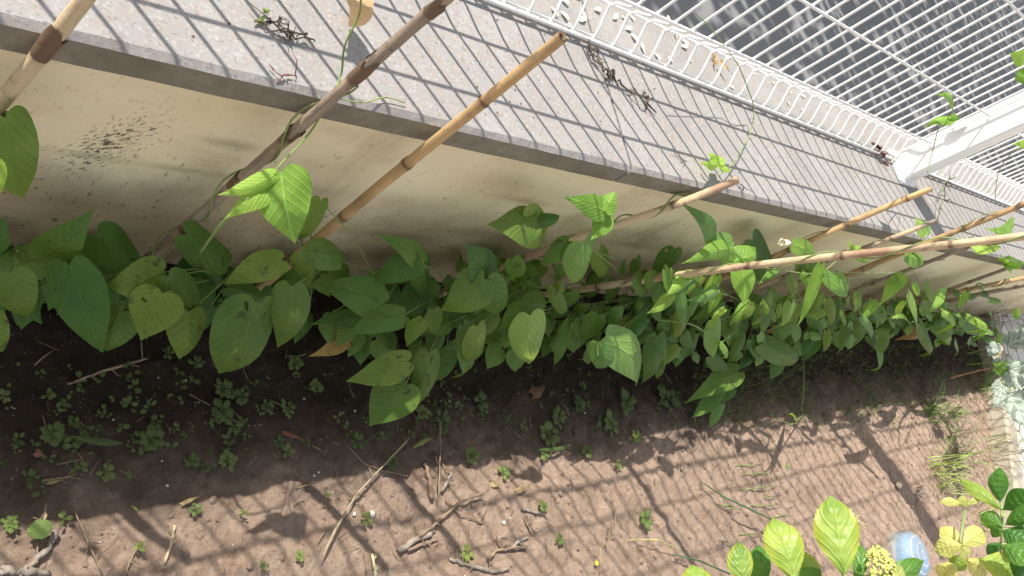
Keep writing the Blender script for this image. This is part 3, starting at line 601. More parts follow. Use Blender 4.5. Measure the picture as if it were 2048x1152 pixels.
for q_ in (C(1225, 155), C(1290, 195)):
    b = MB(); crumple(b, q_, .013, 5); fit(b.build('withered_leaf', M_stem_d, o))
o = scribble([C(512, 40), C(545, 52), C(575, 68), C(600, 72), C(632, 85)], .0013, M_stem_d, 'dead_vine', 'withered vine with a green tip on the coping at the upper left', 'dead vine', .004, 9)
b = MB(); crumple(b, C(525, 35), .011, 4); fit(b.build('green_tip', M_weed_l, o)); b = MB(); crumple(b, C(570, 62), .012, 4); fit(b.build('withered_leaf', M_stem_d, o))
scribble([C(540, 132), C(556, 148), C(575, 152), C(598, 155)], .0009, mat_simple('red_pod', (.13, .04, .04), (.2, .09, .08)), 'dry_pod', 'small dark red dried pod on the coping near its edge', 'pod', .001, 2)
b = MB(); crumple(b, C(1752, 303), .03, 8); tag(own(b.build('dead_leaf_clump', mat_simple('brown_leaf', (.12, .06, .05), (.25, .14, .11)))), 'dark crumpled dead leaves caught under the fence beside the post', 'dead leaves')
b = MB(); crumple(b, C(1430, 128), .022, 5); tag(own(b.build('dry_leaf', M_dry)), 'crumpled yellow leaf behind the fence mesh on the coping', 'leaf')
scribble([C(1362, 318), C(1372, 322), C(1368, 332)], .001, M_stem_d, 'dead_tendril', 'tiny black curled tendril on the coping, the one left of the hollow cane end', 'tendril', .001, 1)
scribble([C(1480, 368), C(1488, 374), C(1484, 382)], .001, M_stem_d, 'dead_tendril', 'tiny black curled tendril on the coping just right of the hollow cane end', 'tendril', .001, 1)
scribble([C(1890, 400, .02), C(1888, 380, .03), C(1896, 360, .04), C(1915, 352, .05)], .0018, M_stem_d, 'dead_vine', 'dark forked dead vine tip standing on the coping right of the post', 'dead vine', .002, 6)
b = MB()  # small pale flakes stand in for spots of light falling through the mesh
for i in range(26):
    x = random.uniform(.2, 2.2); y = random.uniform(.75, .85); p = np.array([x, y, LZ+.002]); a = random.uniform(0, 6.28); leaf(b, p, p+np.array([math.cos(a), math.sin(a), .1])*random.uniform(.006, .014), .006, np.array([0, 0, 1.]), prof=oval_profile, nu=5, nv=3)
for i in range(18):
    p = C(random.uniform(1130, 1380), random.uniform(10, 120)); 
    if p[1] < .74: p[1] = random.uniform(.76, .85)
    a = random.uniform(0, 6.28); leaf(b, p, p+np.array([math.cos(a), math.sin(a), .1])*.016, .009, np.array([0, 0, 1.]), prof=oval_profile, nu=5, nv=3)
tag(b.build('light_spot_flakes', M_petal_spot), 'scattered pale flakes standing in for light spots on the coping behind the mesh', 'light_spots', kind='stuff')
b = MB()
for i in range(260):
    x = random.uniform(.1, 3.2); y = random.uniform(.505, .86); s1 = random.uniform(.0008, .0024); p = np.array([x, y, LZ]); vs = [p+np.array(q)*s1*random.uniform(.6, 1.2) for q in ((1, 0, 0), (0, 1, 0), (-1, 0, 0), (0, -1, 0), (0, 0, 1.2))]; b.add(vs, [(0, 1, 4), (1, 2, 4), (2, 3, 4), (3, 0, 4)])
tag(b.build('grit', M_stem_d), 'dark grit and crumbs of dirt scattered over the coping', 'grit', kind='stuff')
# ------------------------------------------------------------------ soil litter
def G(x, y, dz=0): p = onz(x, y); p[2] = soil_h(p[0], p[1])+dz; return p
b = MB()
def stone(b, p, s1):
    vs = []; 
    for q in ((1,0,0),(-1,0,0),(0,1,0),(0,-1,0),(0,0,1),(0,0,-1),(.7,.7,.5),(-.7,.7,.4),(.7,-.7,.5),(-.7,-.7,.4)): vs.append(p+nrm(q)*s1*random.uniform(.7, 1.15)*np.array([1, 1, .7]))
    b.add(vs, [(4,6,0),(4,2,6),(4,7,2),(4,1,7),(4,9,1),(4,3,9),(4,8,3),(4,0,8),(6,2,5),(0,6,5),(2,7,5),(7,1,5),(1,9,5),(9,3,5),(3,8,5),(8,0,5)])
for i in range(7500):
    x = random.uniform(.25, 4.2); y = random.uniform(-.65, .5); 
    if x > 2.2 and random.random() < .4: continue
    s1 = random.choice((.0015, .002, .0025, .003, .004, .006)) ; stone(b, np.array([x, y, soil_h(x, y)+s1*.2]), s1*random.uniform(.6, 1.2))
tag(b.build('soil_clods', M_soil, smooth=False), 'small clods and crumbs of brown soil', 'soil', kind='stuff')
b = MB()
for i in range(620):
    x = random.uniform(.25, 4.2); y = random.uniform(-.65, .45); s1 = random.choice((.0012, .0015, .002, .0028)); stone(b, np.array([x, y, soil_h(x, y)+s1*.3]), s1)
tag(b.build('gravel', mat_simple('pale_grit', (.42, .37, .31), (.55, .5, .43), 40)), 'tiny pale pebbles sprinkled over the soil', 'gravel', kind='stuff')
b = MB()
for i in range(1300):
    x = random.uniform(.25, 4.1); y = random.uniform(-.6, .48); a = random.uniform(0, 6.28); l = random.uniform(.006, .035); z = soil_h(x, y)+.002; p = np.array([x, y, z]); q = p+np.array([math.cos(a), math.sin(a), random.uniform(-.05, .25)])*l; m_ = (p+q)/2+rng.normal(size=3)*.002
    b.tube([p, m_, q], random.uniform(.0004, .0011), 4)
tag(b.build('plant_litter', M_twig), 'short bits of dry straw and rootlets lying on the soil', 'litter', kind='stuff')
def stick(pts, r, mat, name, label, cat, lift=.004, rough=.22, n=8):
    r *= .78
    P = [G(x, y, lift) for x, y in pts]; out = []; rs = []
    for i in range(len(P)-1):
        for t in np.linspace(0, 1, 6)[:-1]: out.append(P[i]*(1-t)+P[i+1]*t+rng.normal(size=3)*r*.25); rs.append((r[0] if hasattr(r, '__len__') else r)*random.uniform(.7, 1.2))
    out.append(P[-1]); rs.append(rs[-1]*.6); b = MB(); b.tube(out, rs, n, rough=rough)
    if r < .0045 and len(out) > 8:
        for _ in range(3):
            i0 = random.randrange(2, len(out)-2); q = out[i0]; e = q+np.array([random.gauss(0, 1), random.gauss(0, 1), .3])*.012; b.tube([q, (q+e)/2+rng.normal(size=3)*.002, e], [r*.6, r*.45, r*.2], 5)
    return tag(own(b.build(name, mat)), label, cat)
stick([(792, 1102), (835, 1078), (868, 1062)], .0065, M_twig_g, 'wood_stump_piece', 'thick split grey cane piece lying on the sunny soil', 'stick', .006)
stick([(834, 1075), (872, 1042), (905, 1012), (935, 996), (958, 991)], .0032, M_twig, 'forked_twig', 'pale bent twig crossing the split grey cane piece', 'twig', .012)
stick([(815, 1100), (845, 1088), (872, 1080)], .004, mat_simple('brown_bark', (.22, .15, .11), (.3, .22, .16)), 'bark_piece', 'reddish bark strip under the split grey cane piece', 'bark', .004)
stick([(848, 925), (853, 960), (862, 1000)], .006, mat_simple('red_bark', (.15, .10, .075), (.26, .18, .13)), 'broken_branch', 'reddish brown broken branch lying from the shade into the sun', 'branch', .005)
stick([(866, 850), (868, 900), (864, 960), (866, 1010)], .0014, M_twig, 'dry_stalk', 'thin upright dry stalk over the reddish branch', 'stalk', .02)
stick([(900, 943), (890, 965), (880, 985)], .004, M_twig_g, 'broken_branch', 'short grey branch stub beside the reddish branch', 'branch', .006)
stick([(888, 1000), (915, 1030), (945, 1040), (965, 1048)], .0018, M_twig, 'curved_twig', 'slim curved twig right of the bent pale twig', 'twig', .004)
stick([(810, 880), (760, 930), (700, 995), (655, 1065), (628, 1120)], .0022, mat_simple('straw', (.34, .29, .19), (.25, .2, .13)), 'dry_straw', 'long flat straw blade slanting from the shade to the sunny soil', 'straw', .014)
stick([(690, 895), (720, 930), (760, 945), (812, 953)], .0016, M_twig, 'curved_twig', 'fine brown twig crossing the long straw blade', 'twig', .006)
stick([(895, 1118), (930, 1135), (975, 1145), (1005, 1142)], .0042, M_twig_g, 'grey_twig', 'knotted grey twig at the bottom of the sunny soil', 'twig', .005)
stick([(965, 1120), (985, 1103), (1010, 1098), (1045, 1096)], .004, M_twig, 'pale_twig', 'chunky pale twig above the knotted grey twig', 'twig', .005)
stick([(1015, 1096), (1035, 1082), (1050, 1075)], .0035, M_twig_g, 'grey_twig', 'short grey twig touching the chunky pale twig', 'twig', .006)
stick([(1038, 1020), (1060, 1025), (1075, 1030)], .003, M_twig_g, 'grey_twig', 'bluish grey twig stub alone right of the branches', 'twig', .005)
stick([(1045, 1038), (1055, 1055), (1062, 1072)], .0042, M_twig, 'wood_chip', 'flat tan wood chip on the sunny soil', 'wood chip', .003)
stick([(1222, 1040), (1215, 1075), (1200, 1100), (1197, 1150)], .003, M_twig, 'curved_twig', 'long curved pale twig near the bottom centre right', 'twig', .005)
stick([(1213, 990), (1222, 1010), (1224, 1045)], .0015, M_twig, 'curved_twig', 'thin twig rising above the long curved pale twig', 'twig', .01)
stick([(350, 1050), (345, 1085), (333, 1125)], .0026, mat_simple('straw_stub', (.5, .4, .25), (.4, .3, .2)), 'straw_stub', 'short pale straw stub on the sunny soil at the left', 'straw', .005)
stick([(272, 1100), (262, 1125), (250, 1155)], .0016, M_twig, 'straw_stub', 'thin pale straw lying at the lower left edge', 'straw', .005)
stick([(95, 1150), (50, 1145), (20, 1140), (-10, 1145)], .007, M_twig_g, 'dead_wood', 'grey rotten wood lump in the lower left corner', 'wood', .006, .3)
stick([(110, 1060), (95, 1095), (60, 1130), (30, 1150)], .005, M_twig_g, 'dead_wood', 'slanting grey dead branch above the rotten lump', 'wood', .008, .3)
stick([(88, 1008), (85, 1040), (72, 1058)], .002, M_twig, 'dry_stalk', 'short pale stalk in the shade above the dead branch', 'stalk', .012)
stick([(130, 775), (200, 745), (290, 720)], .0022, M_twig, 'dry_stalk', 'slim dry stalk in deep shade at the left under the big leaves', 'stalk', .012)
stick([(150, 1020), (175, 1080), (205, 1150)], .0014, M_twig, 'dry_stalk', 'hair thin stalk over the shaded soil in the lower left', 'stalk', .006)
stick([(85, 960), (130, 955), (150, 948)], .0016, M_twig, 'dry_stalk', 'tiny light stalk beside the folded brown leaf in the shade', 'stalk', .004)
stick([(738, 1110), (742, 1135), (748, 1156)], .0035, mat_simple('yellow_straw', (.45, .42, .25), (.35, .33, .2)), 'plant_stub', 'pale yellow stem stub standing at the bottom edge', 'stem', .006)
stick([(1870, 765), (1900, 757), (1935, 748), (1975, 740), (1995, 722)], .004, M_stem_r, 'kale_stalk_dry', 'rusty brown stalk leading up to the kale at the far end', 'stalk', .05)
# leaves lying on the soil
def lying(bx, by, tx, ty, w, mat, name, label, cat, lift=.006, **kw):
    b = MB(); B, T = G(bx, by, lift), G(tx, ty, lift); mid = (B+T)/2; s = nrm(np.cross([0, 0, 1], T-B)); leaf(b, B, T, w/px_per_m(mid, s), np.array([0, -.1, 1.])+rng.normal(size=3)*.15, **kw)
    return tag(own(b.build(name, mat)), label, cat)
lying(1060, 790, 1088, 770, 26, M_rust, 'fallen_leaf', 'rust red fallen leaf in the shade right of centre', 'leaf')
lying(70, 905, 88, 912, 18, M_rust, 'fallen_leaf', 'small pinkish red leaf scrap in the deep shade at the left', 'leaf')
lying(96, 964, 128, 958, 9, M_dry, 'fallen_leaf', 'folded brown leaf on the shaded soil at the left', 'leaf', cup=1.2)
lying(365, 1008, 402, 992, 9, M_dry, 'fallen_leaf', 'narrow straw coloured leaf at the edge of the shade', 'leaf')
lying(560, 870, 600, 885, 10, M_rust, 'fallen_leaf', 'narrow brown leaf in the shade left of centre', 'leaf')
lying(980, 965, 996, 975, 14, M_dry, 'fallen_leaf', 'small tan leaf on the sunny soil below the shade', 'leaf')
lying(135, 878, 238, 892, 14, M_weed, 'fallen_leaf', 'long narrow green leaf growing from a seedling at the left', 'leaf', .02, prof=oval_profile, notch=0)
lying(1060, 898, 1138, 890, 8, M_weed, 'fallen_leaf', 'slim green leaf lying in the shade right of centre', 'leaf', .01, prof=oval_profile, notch=0)
lying(810, 903, 850, 882, 8, M_weed_l, 'fallen_leaf', 'slim light green leaf next to the thin upright stalk', 'leaf', .02, prof=oval_profile, notch=0)
lying(262, 1010, 276, 1022, 5, M_weed_l, 'fallen_leaf', 'tiny bright leaf sliver in the shade at the left', 'leaf', .01, prof=oval_profile, notch=0)
lying(1025, 985, 1050, 975, 12, M_dry, 'fallen_leaf', 'pale curled leaf in the leaf shadows near the centre', 'leaf')
b = MB(); p = G(1185, 1128, .012)
for k in range(8):
    a = k*math.pi/4; leaf(b, p, p+np.array([math.cos(a), math.sin(a), .2])*.005, .004, np.array([0, 0, 1.]), prof=oval_profile, nu=5, nv=3)
tag(own(b.build('yellow_flower', mat_simple('yellow_petal', (.7, .5, .02), (.8, .6, .05)))), 'tiny yellow flower on the sunny soil near the bottom', 'flower')
# seedlings: rosettes of rounded leaves
def seedling(x, y, size, nl, light, label, name='weed_seedling', lift=.012, prof=oval_profile, ratio=.78, up=.25):
    p = G(x, y); b = MB(); ppm = px_per_m(p, [1, 0, 0]); R = size/ppm/2*(.72 if size > 50 else .78); ph = random.uniform(0, 6.28); c = p+np.array([0, 0, lift])
    b.tube([p-[0, 0, .003], c], .001, 5)
    nl = int(nl*1.6) if nl > 5 else nl
    for k in range(nl):
        a = ph+k*2.4+random.uniform(-.2, .2); l = R*random.uniform(.5, .75) if nl > 5 else R*random.uniform(.6, .85); r0 = R*random.uniform(.05, .45) if nl > 5 else R*.2; dz = random.uniform(.0, up)*l
        d = np.array([math.cos(a), math.sin(a), 0]); B = c+d*r0+[0, 0, .002*k/nl]; T = c+d*(r0+l)+[0, 0, dz]
        b.tube([c, B], .0008, 4, cap=False); leaf(b, B, T, l*ratio*random.uniform(.85, 1.2), np.array([0, 0, 1.])+rng.normal(size=3)*.15, prof=prof, notch=0, nu=7, nv=5)
    return tag(own(b.build(name, M_weed_l if light else M_weed)), label, 'weed', 'weed seedlings on the soil')
SD = [(89, 795, 44, 4, 0, 'four leaved seedling at the far left in deep shade'), (98, 870, 78, 8, 0, 'bushy rosette seedling beside the long narrow leaf'), (27, 890, 40, 4, 0, 'sparse seedling close to the left edge'),
 (208, 945, 64, 5, 0, 'seedling with one pointed leaf in the lower left shade'), (158, 938, 36, 4, 0, 'small seedling next to the folded brown leaf'), (16, 1050, 58, 8, 1, 'bright seedling lit by the sun at the lower left edge'),
 (126, 1040, 56, 4, 0, 'spindly seedling over the grey dead branch'), (297, 880, 80, 9, 0, 'largest bushy rosette in the shade left of centre'), (440, 780, 60, 7, 0, 'leafy seedling under the olive bean leaves'), (434, 825, 74, 6, 0, 'broad leaved seedling below the leafy one'),
 (475, 795, 56, 6, 0, 'round leaved seedling touching the broad leaved one'), (527, 815, 40, 5, 0, 'seedling in the shade with a thin bent stalk'), (566, 823, 46, 6, 0, 'compact seedling in the shade at left of centre'), (622, 776, 40, 6, 0, 'star shaped seedling under the drooping bean leaves'),
 (460, 855, 56, 4, 0, 'seedling with two long paddle leaves'), (380, 925, 44, 7, 0, 'low round rosette below the paddle leaved seedling'), (406, 936, 34, 5, 0, 'small rosette right beside the low round one'), (450, 922, 60, 7, 0, 'spreading seedling left of the forked dry stem'),
 (548, 890, 36, 5, 0, 'seedling in the shade above the forked dry stem'), (566, 908, 40, 5, 0, 'seedling just right of the forked dry stem'), (646, 993, 22, 4, 1, 'tiny seedling at the border of sun and shade'), (388, 1020, 36, 5, 1, 'sunlit seedling casting a small star shadow at the left'),
 (480, 1030, 24, 4, 1, 'small sunlit yellow green seedling at the left'), (276, 1095, 32, 6, 1, 'sunlit seedling beside the pale straw at the lower left'), (586, 1115, 28, 6, 1, 'little bushy seedling alone on the sunny soil'), (515, 1135, 26, 6, 0, 'ragged seedling at the bottom edge of the sunny soil'),
 (578, 732, 44, 7, 0, 'star rosette in the gap between bean leaves'), (386, 728, 40, 5, 0, 'seedling under the edge of the olive bean leaf'), (180, 672, 40, 5, 0, 'pale seedling hidden under the blotched bean leaf'), (330, 710, 44, 5, 0, 'slender leaved seedling in deep shade under the foliage'),
 (701, 888, 46, 5, 0, 'seedling left of the lowest bean leaf shade'), (776, 929, 38, 6, 0, 'seedling beside the long straw blade'), (838, 826, 44, 6, 0, 'seedling under the lowest round bean leaf'), (954, 805, 44, 5, 0, 'seedling with pointed leaves below the middle beans'),
 (880, 835, 40, 5, 0, 'seedling near the top of the thin upright stalk'), (1043, 853, 26, 4, 0, 'seedling in shade below the rust red leaf'), (1095, 868, 50, 7, 0, 'loose weed patch right of the rust red leaf'), (1087, 910, 26, 5, 1, 'yellow green seedling on a leaf shadow edge'),
 (1262, 877, 26, 7, 1, 'bright star seedling at the border of the shade'), (1231, 932, 20, 5, 1, 'tiny bright seedling among the leaf shadows'), (1001, 948, 34, 4, 1, 'upright sunlit seedling below the middle beans'), (1072, 1015, 26, 6, 1, 'sunlit weed above the bluish grey twig'),
 (1288, 1040, 34, 5, 1, 'sunlit seedling on the striped soil right of centre'), (722, 1042, 36, 5, 0, 'seedling beside the long shadow near the straw blade'), (927, 1108, 36, 5, 1, 'seedling among the chunky twigs'), (937, 910, 40, 6, 0, 'seedling at the shade border right of the thin stalk'),
 (1217, 850, 44, 6, 0, 'weed in the shade under the sun striped bean leaves'), (1150, 810, 34, 6, 0, 'weed in the shade in front of the sun striped leaves'), (1240, 808, 52, 7, 0, 'low weed under the drooping dark bean leaf'), (1330, 800, 50, 7, 0, 'low weed beyond the sun striped leaves'), (1112, 838, 40, 6, 0, 'weed among crumbs in the middle of the shade'),
 (0, 800, 50, 5, 0, 'light green weed cut by the left edge'), (4, 930, 26, 4, 0, 'small weed at the left edge of the shade'), (1110, 1080, 24, 5, 1, 'little weed beside the flat tan wood chip'), (1170, 905, 30, 6, 0, 'weed on the border of the shade right of centre')]
for s in SD: seedling(*s)
b = MB(); p = G(50, 1070, .02); leaf(b, p, p+np.array([.024, .006, .006]), .024, np.array([0, 0, 1.]), prof=oval_profile, notch=.1, serr=.05); own(b.build('round_weed', M_weed_l)); tag(bpy.data.objects['round_weed'], 'round scalloped bright leaf beside the grey dead branch', 'leaf')
# ground cover too fine to count
b = MB(); bd = MB()
for i in range(520):
    X_ = random.uniform(0, 1); x = X_*1960; yl, yh = (np.interp(x, [0, 1960], [720, 690]), np.interp(x, [0, 600, 1200, 1960], [1000, 900, 860, 830])); y = random.uniform(yl, yh); p = onz(x, y)
    if p[1] > .48 or noise.noise(Vector((p[0]*5, p[1]*5, 3))) < -.15 and random.random() < .8: continue
    p[2] = soil_h(p[0], p[1])+random.uniform(.003, .012); R = random.uniform(.003, .0075)
    for k in range(random.randint(2, 5)):
        a = random.uniform(0, 6.28); d = np.array([math.cos(a), math.sin(a), .2]); leaf(b, p+d*.002, p+d*R*1.6, R*.9, np.array([0, 0, 1.])+rng.normal(size=3)*.2, prof=oval_profile, notch=0, nu=5, nv=3)
for i in range(1500):
    x = random.uniform(1380, 1960); y = random.uniform(690, 850 if x < 1800 else 830); p = G(x, y)
    if p[1] > .47 or (noise.noise(Vector((p[0]*3, p[1]*6, 8))) < 0 and random.random() < .85): continue
    for k in range(3):
        a = random.uniform(0, 6.28); h = random.uniform(.008, .03); q = p+np.array([math.cos(a)*h*.8, math.sin(a)*h*.8, h]); s_ = np.array([math.sin(a), -math.cos(a), 0])*.0012; bd.add([p-s_, p+s_, q], [(0, 1, 2)])
tag(b.build('ground_cover', M_weed), 'sprinkling of tiny clover like weeds over the shaded soil', 'ground cover', kind='stuff')
tag(bd.build('fine_grass', M_weed), 'fine feathery weeds covering the shaded soil at the far end', 'grass', kind='stuff')
# grass tufts and loose blades
def tuft(x, y, size, n, mat, label, name='grass_tuft', h=1., lay=.6, w=.0016, spread=6.28, a0=0):
    p = G(x, y); b = MB(); R = size/px_per_m(p, [1, 0, 0])
    for k in range(n):
        a = a0+random.uniform(-spread/2, spread/2); l = R*random.uniform(.4, 1); d = np.array([math.cos(a)*lay, math.sin(a)*lay, 0]); q0 = p+rng.normal(size=3)*[R*.12, R*.12, 0]; s_ = np.array([math.sin(a), -math.cos(a), 0])*w
        pts = [q0+d*l*t+np.array([0, 0, h*l*(t-.55*t*t)]) for t in (0, .35, .7, 1)]; vs = []
        for j, q in enumerate(pts): vs += [q-s_*(1-.3*j), q+s_*(1-.3*j)]
        b.add(vs, [(0, 1, 3, 2), (2, 3, 5, 4), (4, 5, 7, 6)])
    return tag(own(b.build(name, mat)), label, 'grass', 'grass tufts on the soil')
tuft(1868, 950, 62, 60, mat_simple('tuft_bright', (.25, .36, .07), (.35, .42, .12)), 'bright lime grass tuft on the sunny striped soil')
tuft(1857, 822, 45, 60, M_grass, 'low green tuft at the shade edge on the right'); tuft(1900, 825, 30, 36, M_grass, 'small green tuft right next to the low one at the shade edge')
tuft(1990, 905, 60, 50, mat_simple('tuft_greyish', (.28, .32, .16), (.38, .38, .22)), 'greyish grass tuft beside the pale paving', h=1.2)
tuft(1965, 1040, 60, 40, mat_simple('tuft_olive', (.28, .32, .10), (.33, .36, .14)), 'olive grass under the hydrangea shoots at the right'); tuft(2020, 1080, 60, 60, M_grass, 'green grass behind the hydrangea at the right edge')
tuft(1910, 905, 60, 40, M_grass, 'thin sparse grass above the bright lime tuft'); tuft(1570, 935, 10, 8, M_grass, 'faint tiny grass sprig on the striped soil')
tuft(1960, 770, 70, 60, M_grass, 'dull grass at the foot of the kerb at the far end'); tuft(1930, 640, 80, 26, M_stem_d, 'dark dry bristly grass against the wall at the far end', name='dry_grass_tuft', h=1.3, w=.001)
tuft(1960, 600, 50, 20, M_stem_d, 'second dry bristly tuft, right at the wall corner', name='dry_grass_tuft', h=1.2, w=.001); tuft(1700, 1040, 30, 30, mat_simple('tuft_straw', (.4, .36, .18), (.3, .3, .15)), 'small straw coloured tuft on the striped soil', name='dry_grass_tuft')
tuft(1830, 985, 26, 20, M_twig_g, 'little grey withered tuft beside a round stone', name='dry_grass_tuft'); tuft(1440, 1085, 20, 10, M_twig_g, 'tiny withered sprig at the striped soil bottom', name='dry_grass_tuft')
gl = [((1465, 933), (1520, 930)), ((1478, 950), (1536, 947)), ((1475, 980), (1550, 973)), ((1528, 995), (1552, 992)), ((1430, 1010), (1468, 1014)), ((1440, 1018), (1480, 1020)), ((1500, 1012), (1562, 1010)), ((1480, 1068), (1520, 1070)), ((1550, 1033), (1580, 1030))]
lbl_g = ['topmost short green grass blade on the striped soil', 'short green grass blade just below the topmost one', 'longest green grass blade in the middle of the group on the striped soil', 'very short green blade right of the longest one',
  'leftmost pale green blade on the striped soil by the onion leaf', 'second blade just under the leftmost one by the onion leaf', 'thin green blade crossing behind the onion leaf tip', 'lowest green blade, just above the lime hydrangea leaf', 'small green blade at the left side of the biggest lime leaf']
for i, (a, c_) in enumerate(gl):
    b = MB(); A, B_ = G(*a, .004), G(*c_, .006); md_ = (A+B_)/2+[0, 0, .006]; b.tube([A, md_, B_], [.0008, .0014, .0006], 5)
    tag(own(b.build('grass_sprig', M_grass)), lbl_g[i], 'grass blade', 'short grass blades lying on the striped soil')
b = MB(); b.tube([atk(1400, 962, .1), atk(1450, 995, .25), atk(1500, 1018, .3), atk(1555, 1045, .25)], [.0012, .002, .0026, .002], 6); tag(own(b.build('onion_leaf', M_grass_b)), 'dark bluish green onion leaf arching over the striped soil', 'leaf')
b = MB(); b.tube([atk(1345, 1108, .1), atk(1400, 1122, .2), atk(1460, 1148, .25)], [.0012, .002, .0024], 6); tag(own(b.build('onion_leaf', M_grass_b)), 'dark green onion leaf low by the bottom edge', 'leaf')
b = MB(); b.tube([G(1255, 1080, .01), G(1300, 1083, .03), G(1350, 1105, .02)], [.0008, .0014, .0008], 5); tag(own(b.build('grass_sprig', mat_simple('yellow_blade', (.4, .42, .12), (.45, .45, .2)))), 'yellow green bent grass blade near the bottom edge', 'grass blade')
b = MB(); stone(b, G(1786, 972, .012), .018); tag(own(b.build('stone', mat_simple('tan_stone', (.42, .33, .25), (.5, .4, .3)))), 'round tan stone on the striped soil', 'stone')
for (x, y, s1, lb) in ((706, 1030, .005, 'white speckled pebble next to the straw blade'), (740, 1030, .008, 'larger white pebble under the long shadow'), (1006, 1046, .006, 'white flinty pebble between the twigs')):
    b = MB(); stone(b, G(x, y, .003), s1); tag(own(b.build('pebble', mat_simple('white_pebble', (.42, .38, .34), (.55, .52, .48)))), lb, 'pebble')
# ------------------------------------------------------------------ kale at the far end
k0 = onz(2005, 830); k0[2] = .07
kr = empty('kale_plant', 'pale blue green kale plant on the paving at the far right', 'plant', k0)
b = MB(); kt = ony(2010, 735, .30); b.tube([k0-[0, 0, .05], (k0+kt)/2+[0, .02, 0], kt], [.01, .009, .007], 8); fit(b.build('stem', M_stem_r, kr))
def kl(A, B_, w, dA, dB, mat=M_kale):
    mb = MB(); B0 = atd(*A, dA); T0 = atd(*B_, dB); toc = nrm(np.array([0, 0, H])-B0); s = nrm(np.cross(toc, T0-B0)); leaf(mb, B0, T0, w/px_per_m(B0, s), toc+np.array([-.2, 0, .4])+rng.normal(size=3)*.3, prof=kale_profile, notch=.1, cup=.25, wave=.09, nu=23, nv=11); fit(mb.build('leaf', mat, kr))
D_ = 3.0
kl((2000, 715), (1975, 690), 34, 2.95, 2.9); kl((2015, 690), (2075, 650), 46, 3.0, 2.9); kl((2002, 765), (1992, 815), 34, 3.0, 2.85); kl((2015, 790), (2045, 850), 44, 2.9, 2.8); kl((2010, 740), (2060, 760), 60, 3.0, 2.9, M_kale)
kl((1990, 735), (2030, 745), 30, 3.0, 3.0, M_bean); kl((2015, 800), (2075, 800), 50, 2.95, 2.85); kl((2000, 690), (1985, 715), 20, 2.95, 2.93, M_dry)
# ------------------------------------------------------------------ printed container
ct = onz(1800, 1116); cr = empty('plastic_container', 'blue printed clear plastic container half sunk in the soil behind the hydrangea', 'container', ct)
M = NT('blue_print_plastic', .55, .3); v = M.map(sc=(1, 1, 1)); rings = M.n('TexWave', wave_type='RINGS', rings_direction='Z'); rings.inputs['Scale'].default_value = 14; rings.inputs['Distortion'].default_value = .6; M.L(M.o, rings.inputs[0])
c = M.mix(M.ramp(rings.outputs[1], [(.93, 0), (.98, 1)]), (.16, .27, .40), (.55, .54, .50)); c = M.mix(M.ramp(M.noise(260, 4, .85), [(.5, 0), (.56, 1)]), c, (.28, .35, .42)); c = M.mix(M.ramp(M.noise(14, 3), [(.4, 0), (.65, .7)]), c, (.20, .165, .14)); M.col(c); M.b.inputs['Alpha'].default_value = 1; M_print = M.m
b = MB(); n = 40; pr = [(.056, -.02), (.06, .01), (.059, .03), (.053, .046), (.041, .057), (.024, .063), (.004, .064)]
vs = [ct+np.array([r_*math.cos(2*math.pi*k/n), r_*math.sin(2*math.pi*k/n), z]) for r_, z in [(q*1.3, w_*1.15) for q, w_ in pr] for k in range(n)]
b.add(vs, [(i*n+k, i*n+(k+1) % n, (i+1)*n+(k+1) % n, (i+1)*n+k) for i in range(len(pr)-1) for k in range(n)]+[tuple((len(pr)-1)*n+k for k in range(n))]); fit(b.build('container_body', M_print, cr))
b = MB(); d0 = ct+np.array([.026, -.020, .0700]); vs = [d0]; n = 24
for r_ in (.008, .0125): vs += [d0+np.array([r_*math.cos(2*math.pi*k/n)+.004, r_*math.sin(2*math.pi*k/n)-.002, -.0012*(r_/.0125)**2*2]) for k in range(n)]
b.add(vs, [(0, 1+k, 1+(k+1) % n) for k in range(n)]+[(1+k, 1+n+k, 1+n+(k+1) % n, 1+(k+1) % n) for k in range(n)]); fit(b.build('orange_dot', mat_simple('orange_print', (.6, .16, .05), (.45, .12, .06)), cr))
# ------------------------------------------------------------------ hydrangeas in the lower right foreground
def hyd(label, base, leaves, stems, heads=()):
    root = empty('hydrangea', label, 'shrub', base, 'hydrangea shoots in the lower right')
    for (bx, by, tx, ty, w, d1, d2, mt) in leaves:
        mb = MB(); B0 = atd(bx, by, d1); T0 = atd(tx, ty, d2); md_ = (B0+T0)/2; toc = nrm(np.array([0, 0, H])-md_); nn = toc+np.array([0, 0, .3])+rng.normal(size=3)*.18; a = nrm(T0-B0); s = nrm(np.cross(nn, a))
        leaf(mb, B0, T0, w/px_per_m(md_, s), nn, prof=hyd_profile, notch=0, cup=.22, wave=.025, serr=.035, nu=37, nv=11, droop=.08); fit(mb.build('leaf', {'h': M_hyd, 'y': M_hyd_y, 'g': M_hyd_g}[mt], root))
    b = MB()
    for st in stems: P = [atd(*q) for q in st]; b.tube(P, [.0014]*len(P), 7)
    fit(b.build('stem', M_stem, root))
    for (x, y, d1, R) in heads:
        b = MB(); c0 = atd(x, y, d1)
        for i in range(230):
            v = nrm(rng.normal(size=3)); v[2] = abs(v[2])*.8-.15; p = c0+v*R*np.array([1.15, .9, .5])*random.uniform(.8, 1.05); s1 = random.uniform(.0016, .0028)
            b.add([p+np.array(q)*s1 for q in ((1,0,0),(0,1,0),(-1,0,0),(0,-1,0),(0,0,1),(0,0,-1))], [(0,1,4),(1,2,4),(2,3,4),(3,0,4),(1,0,5),(2,1,5),(3,2,5),(0,3,5)])
        fit(b.build('flower_head', mat_simple('bud_yellow', (.36, .38, .08), (.5, .5, .18), 200), root))
g0 = onz(1640, 1250); g0[2] = 0
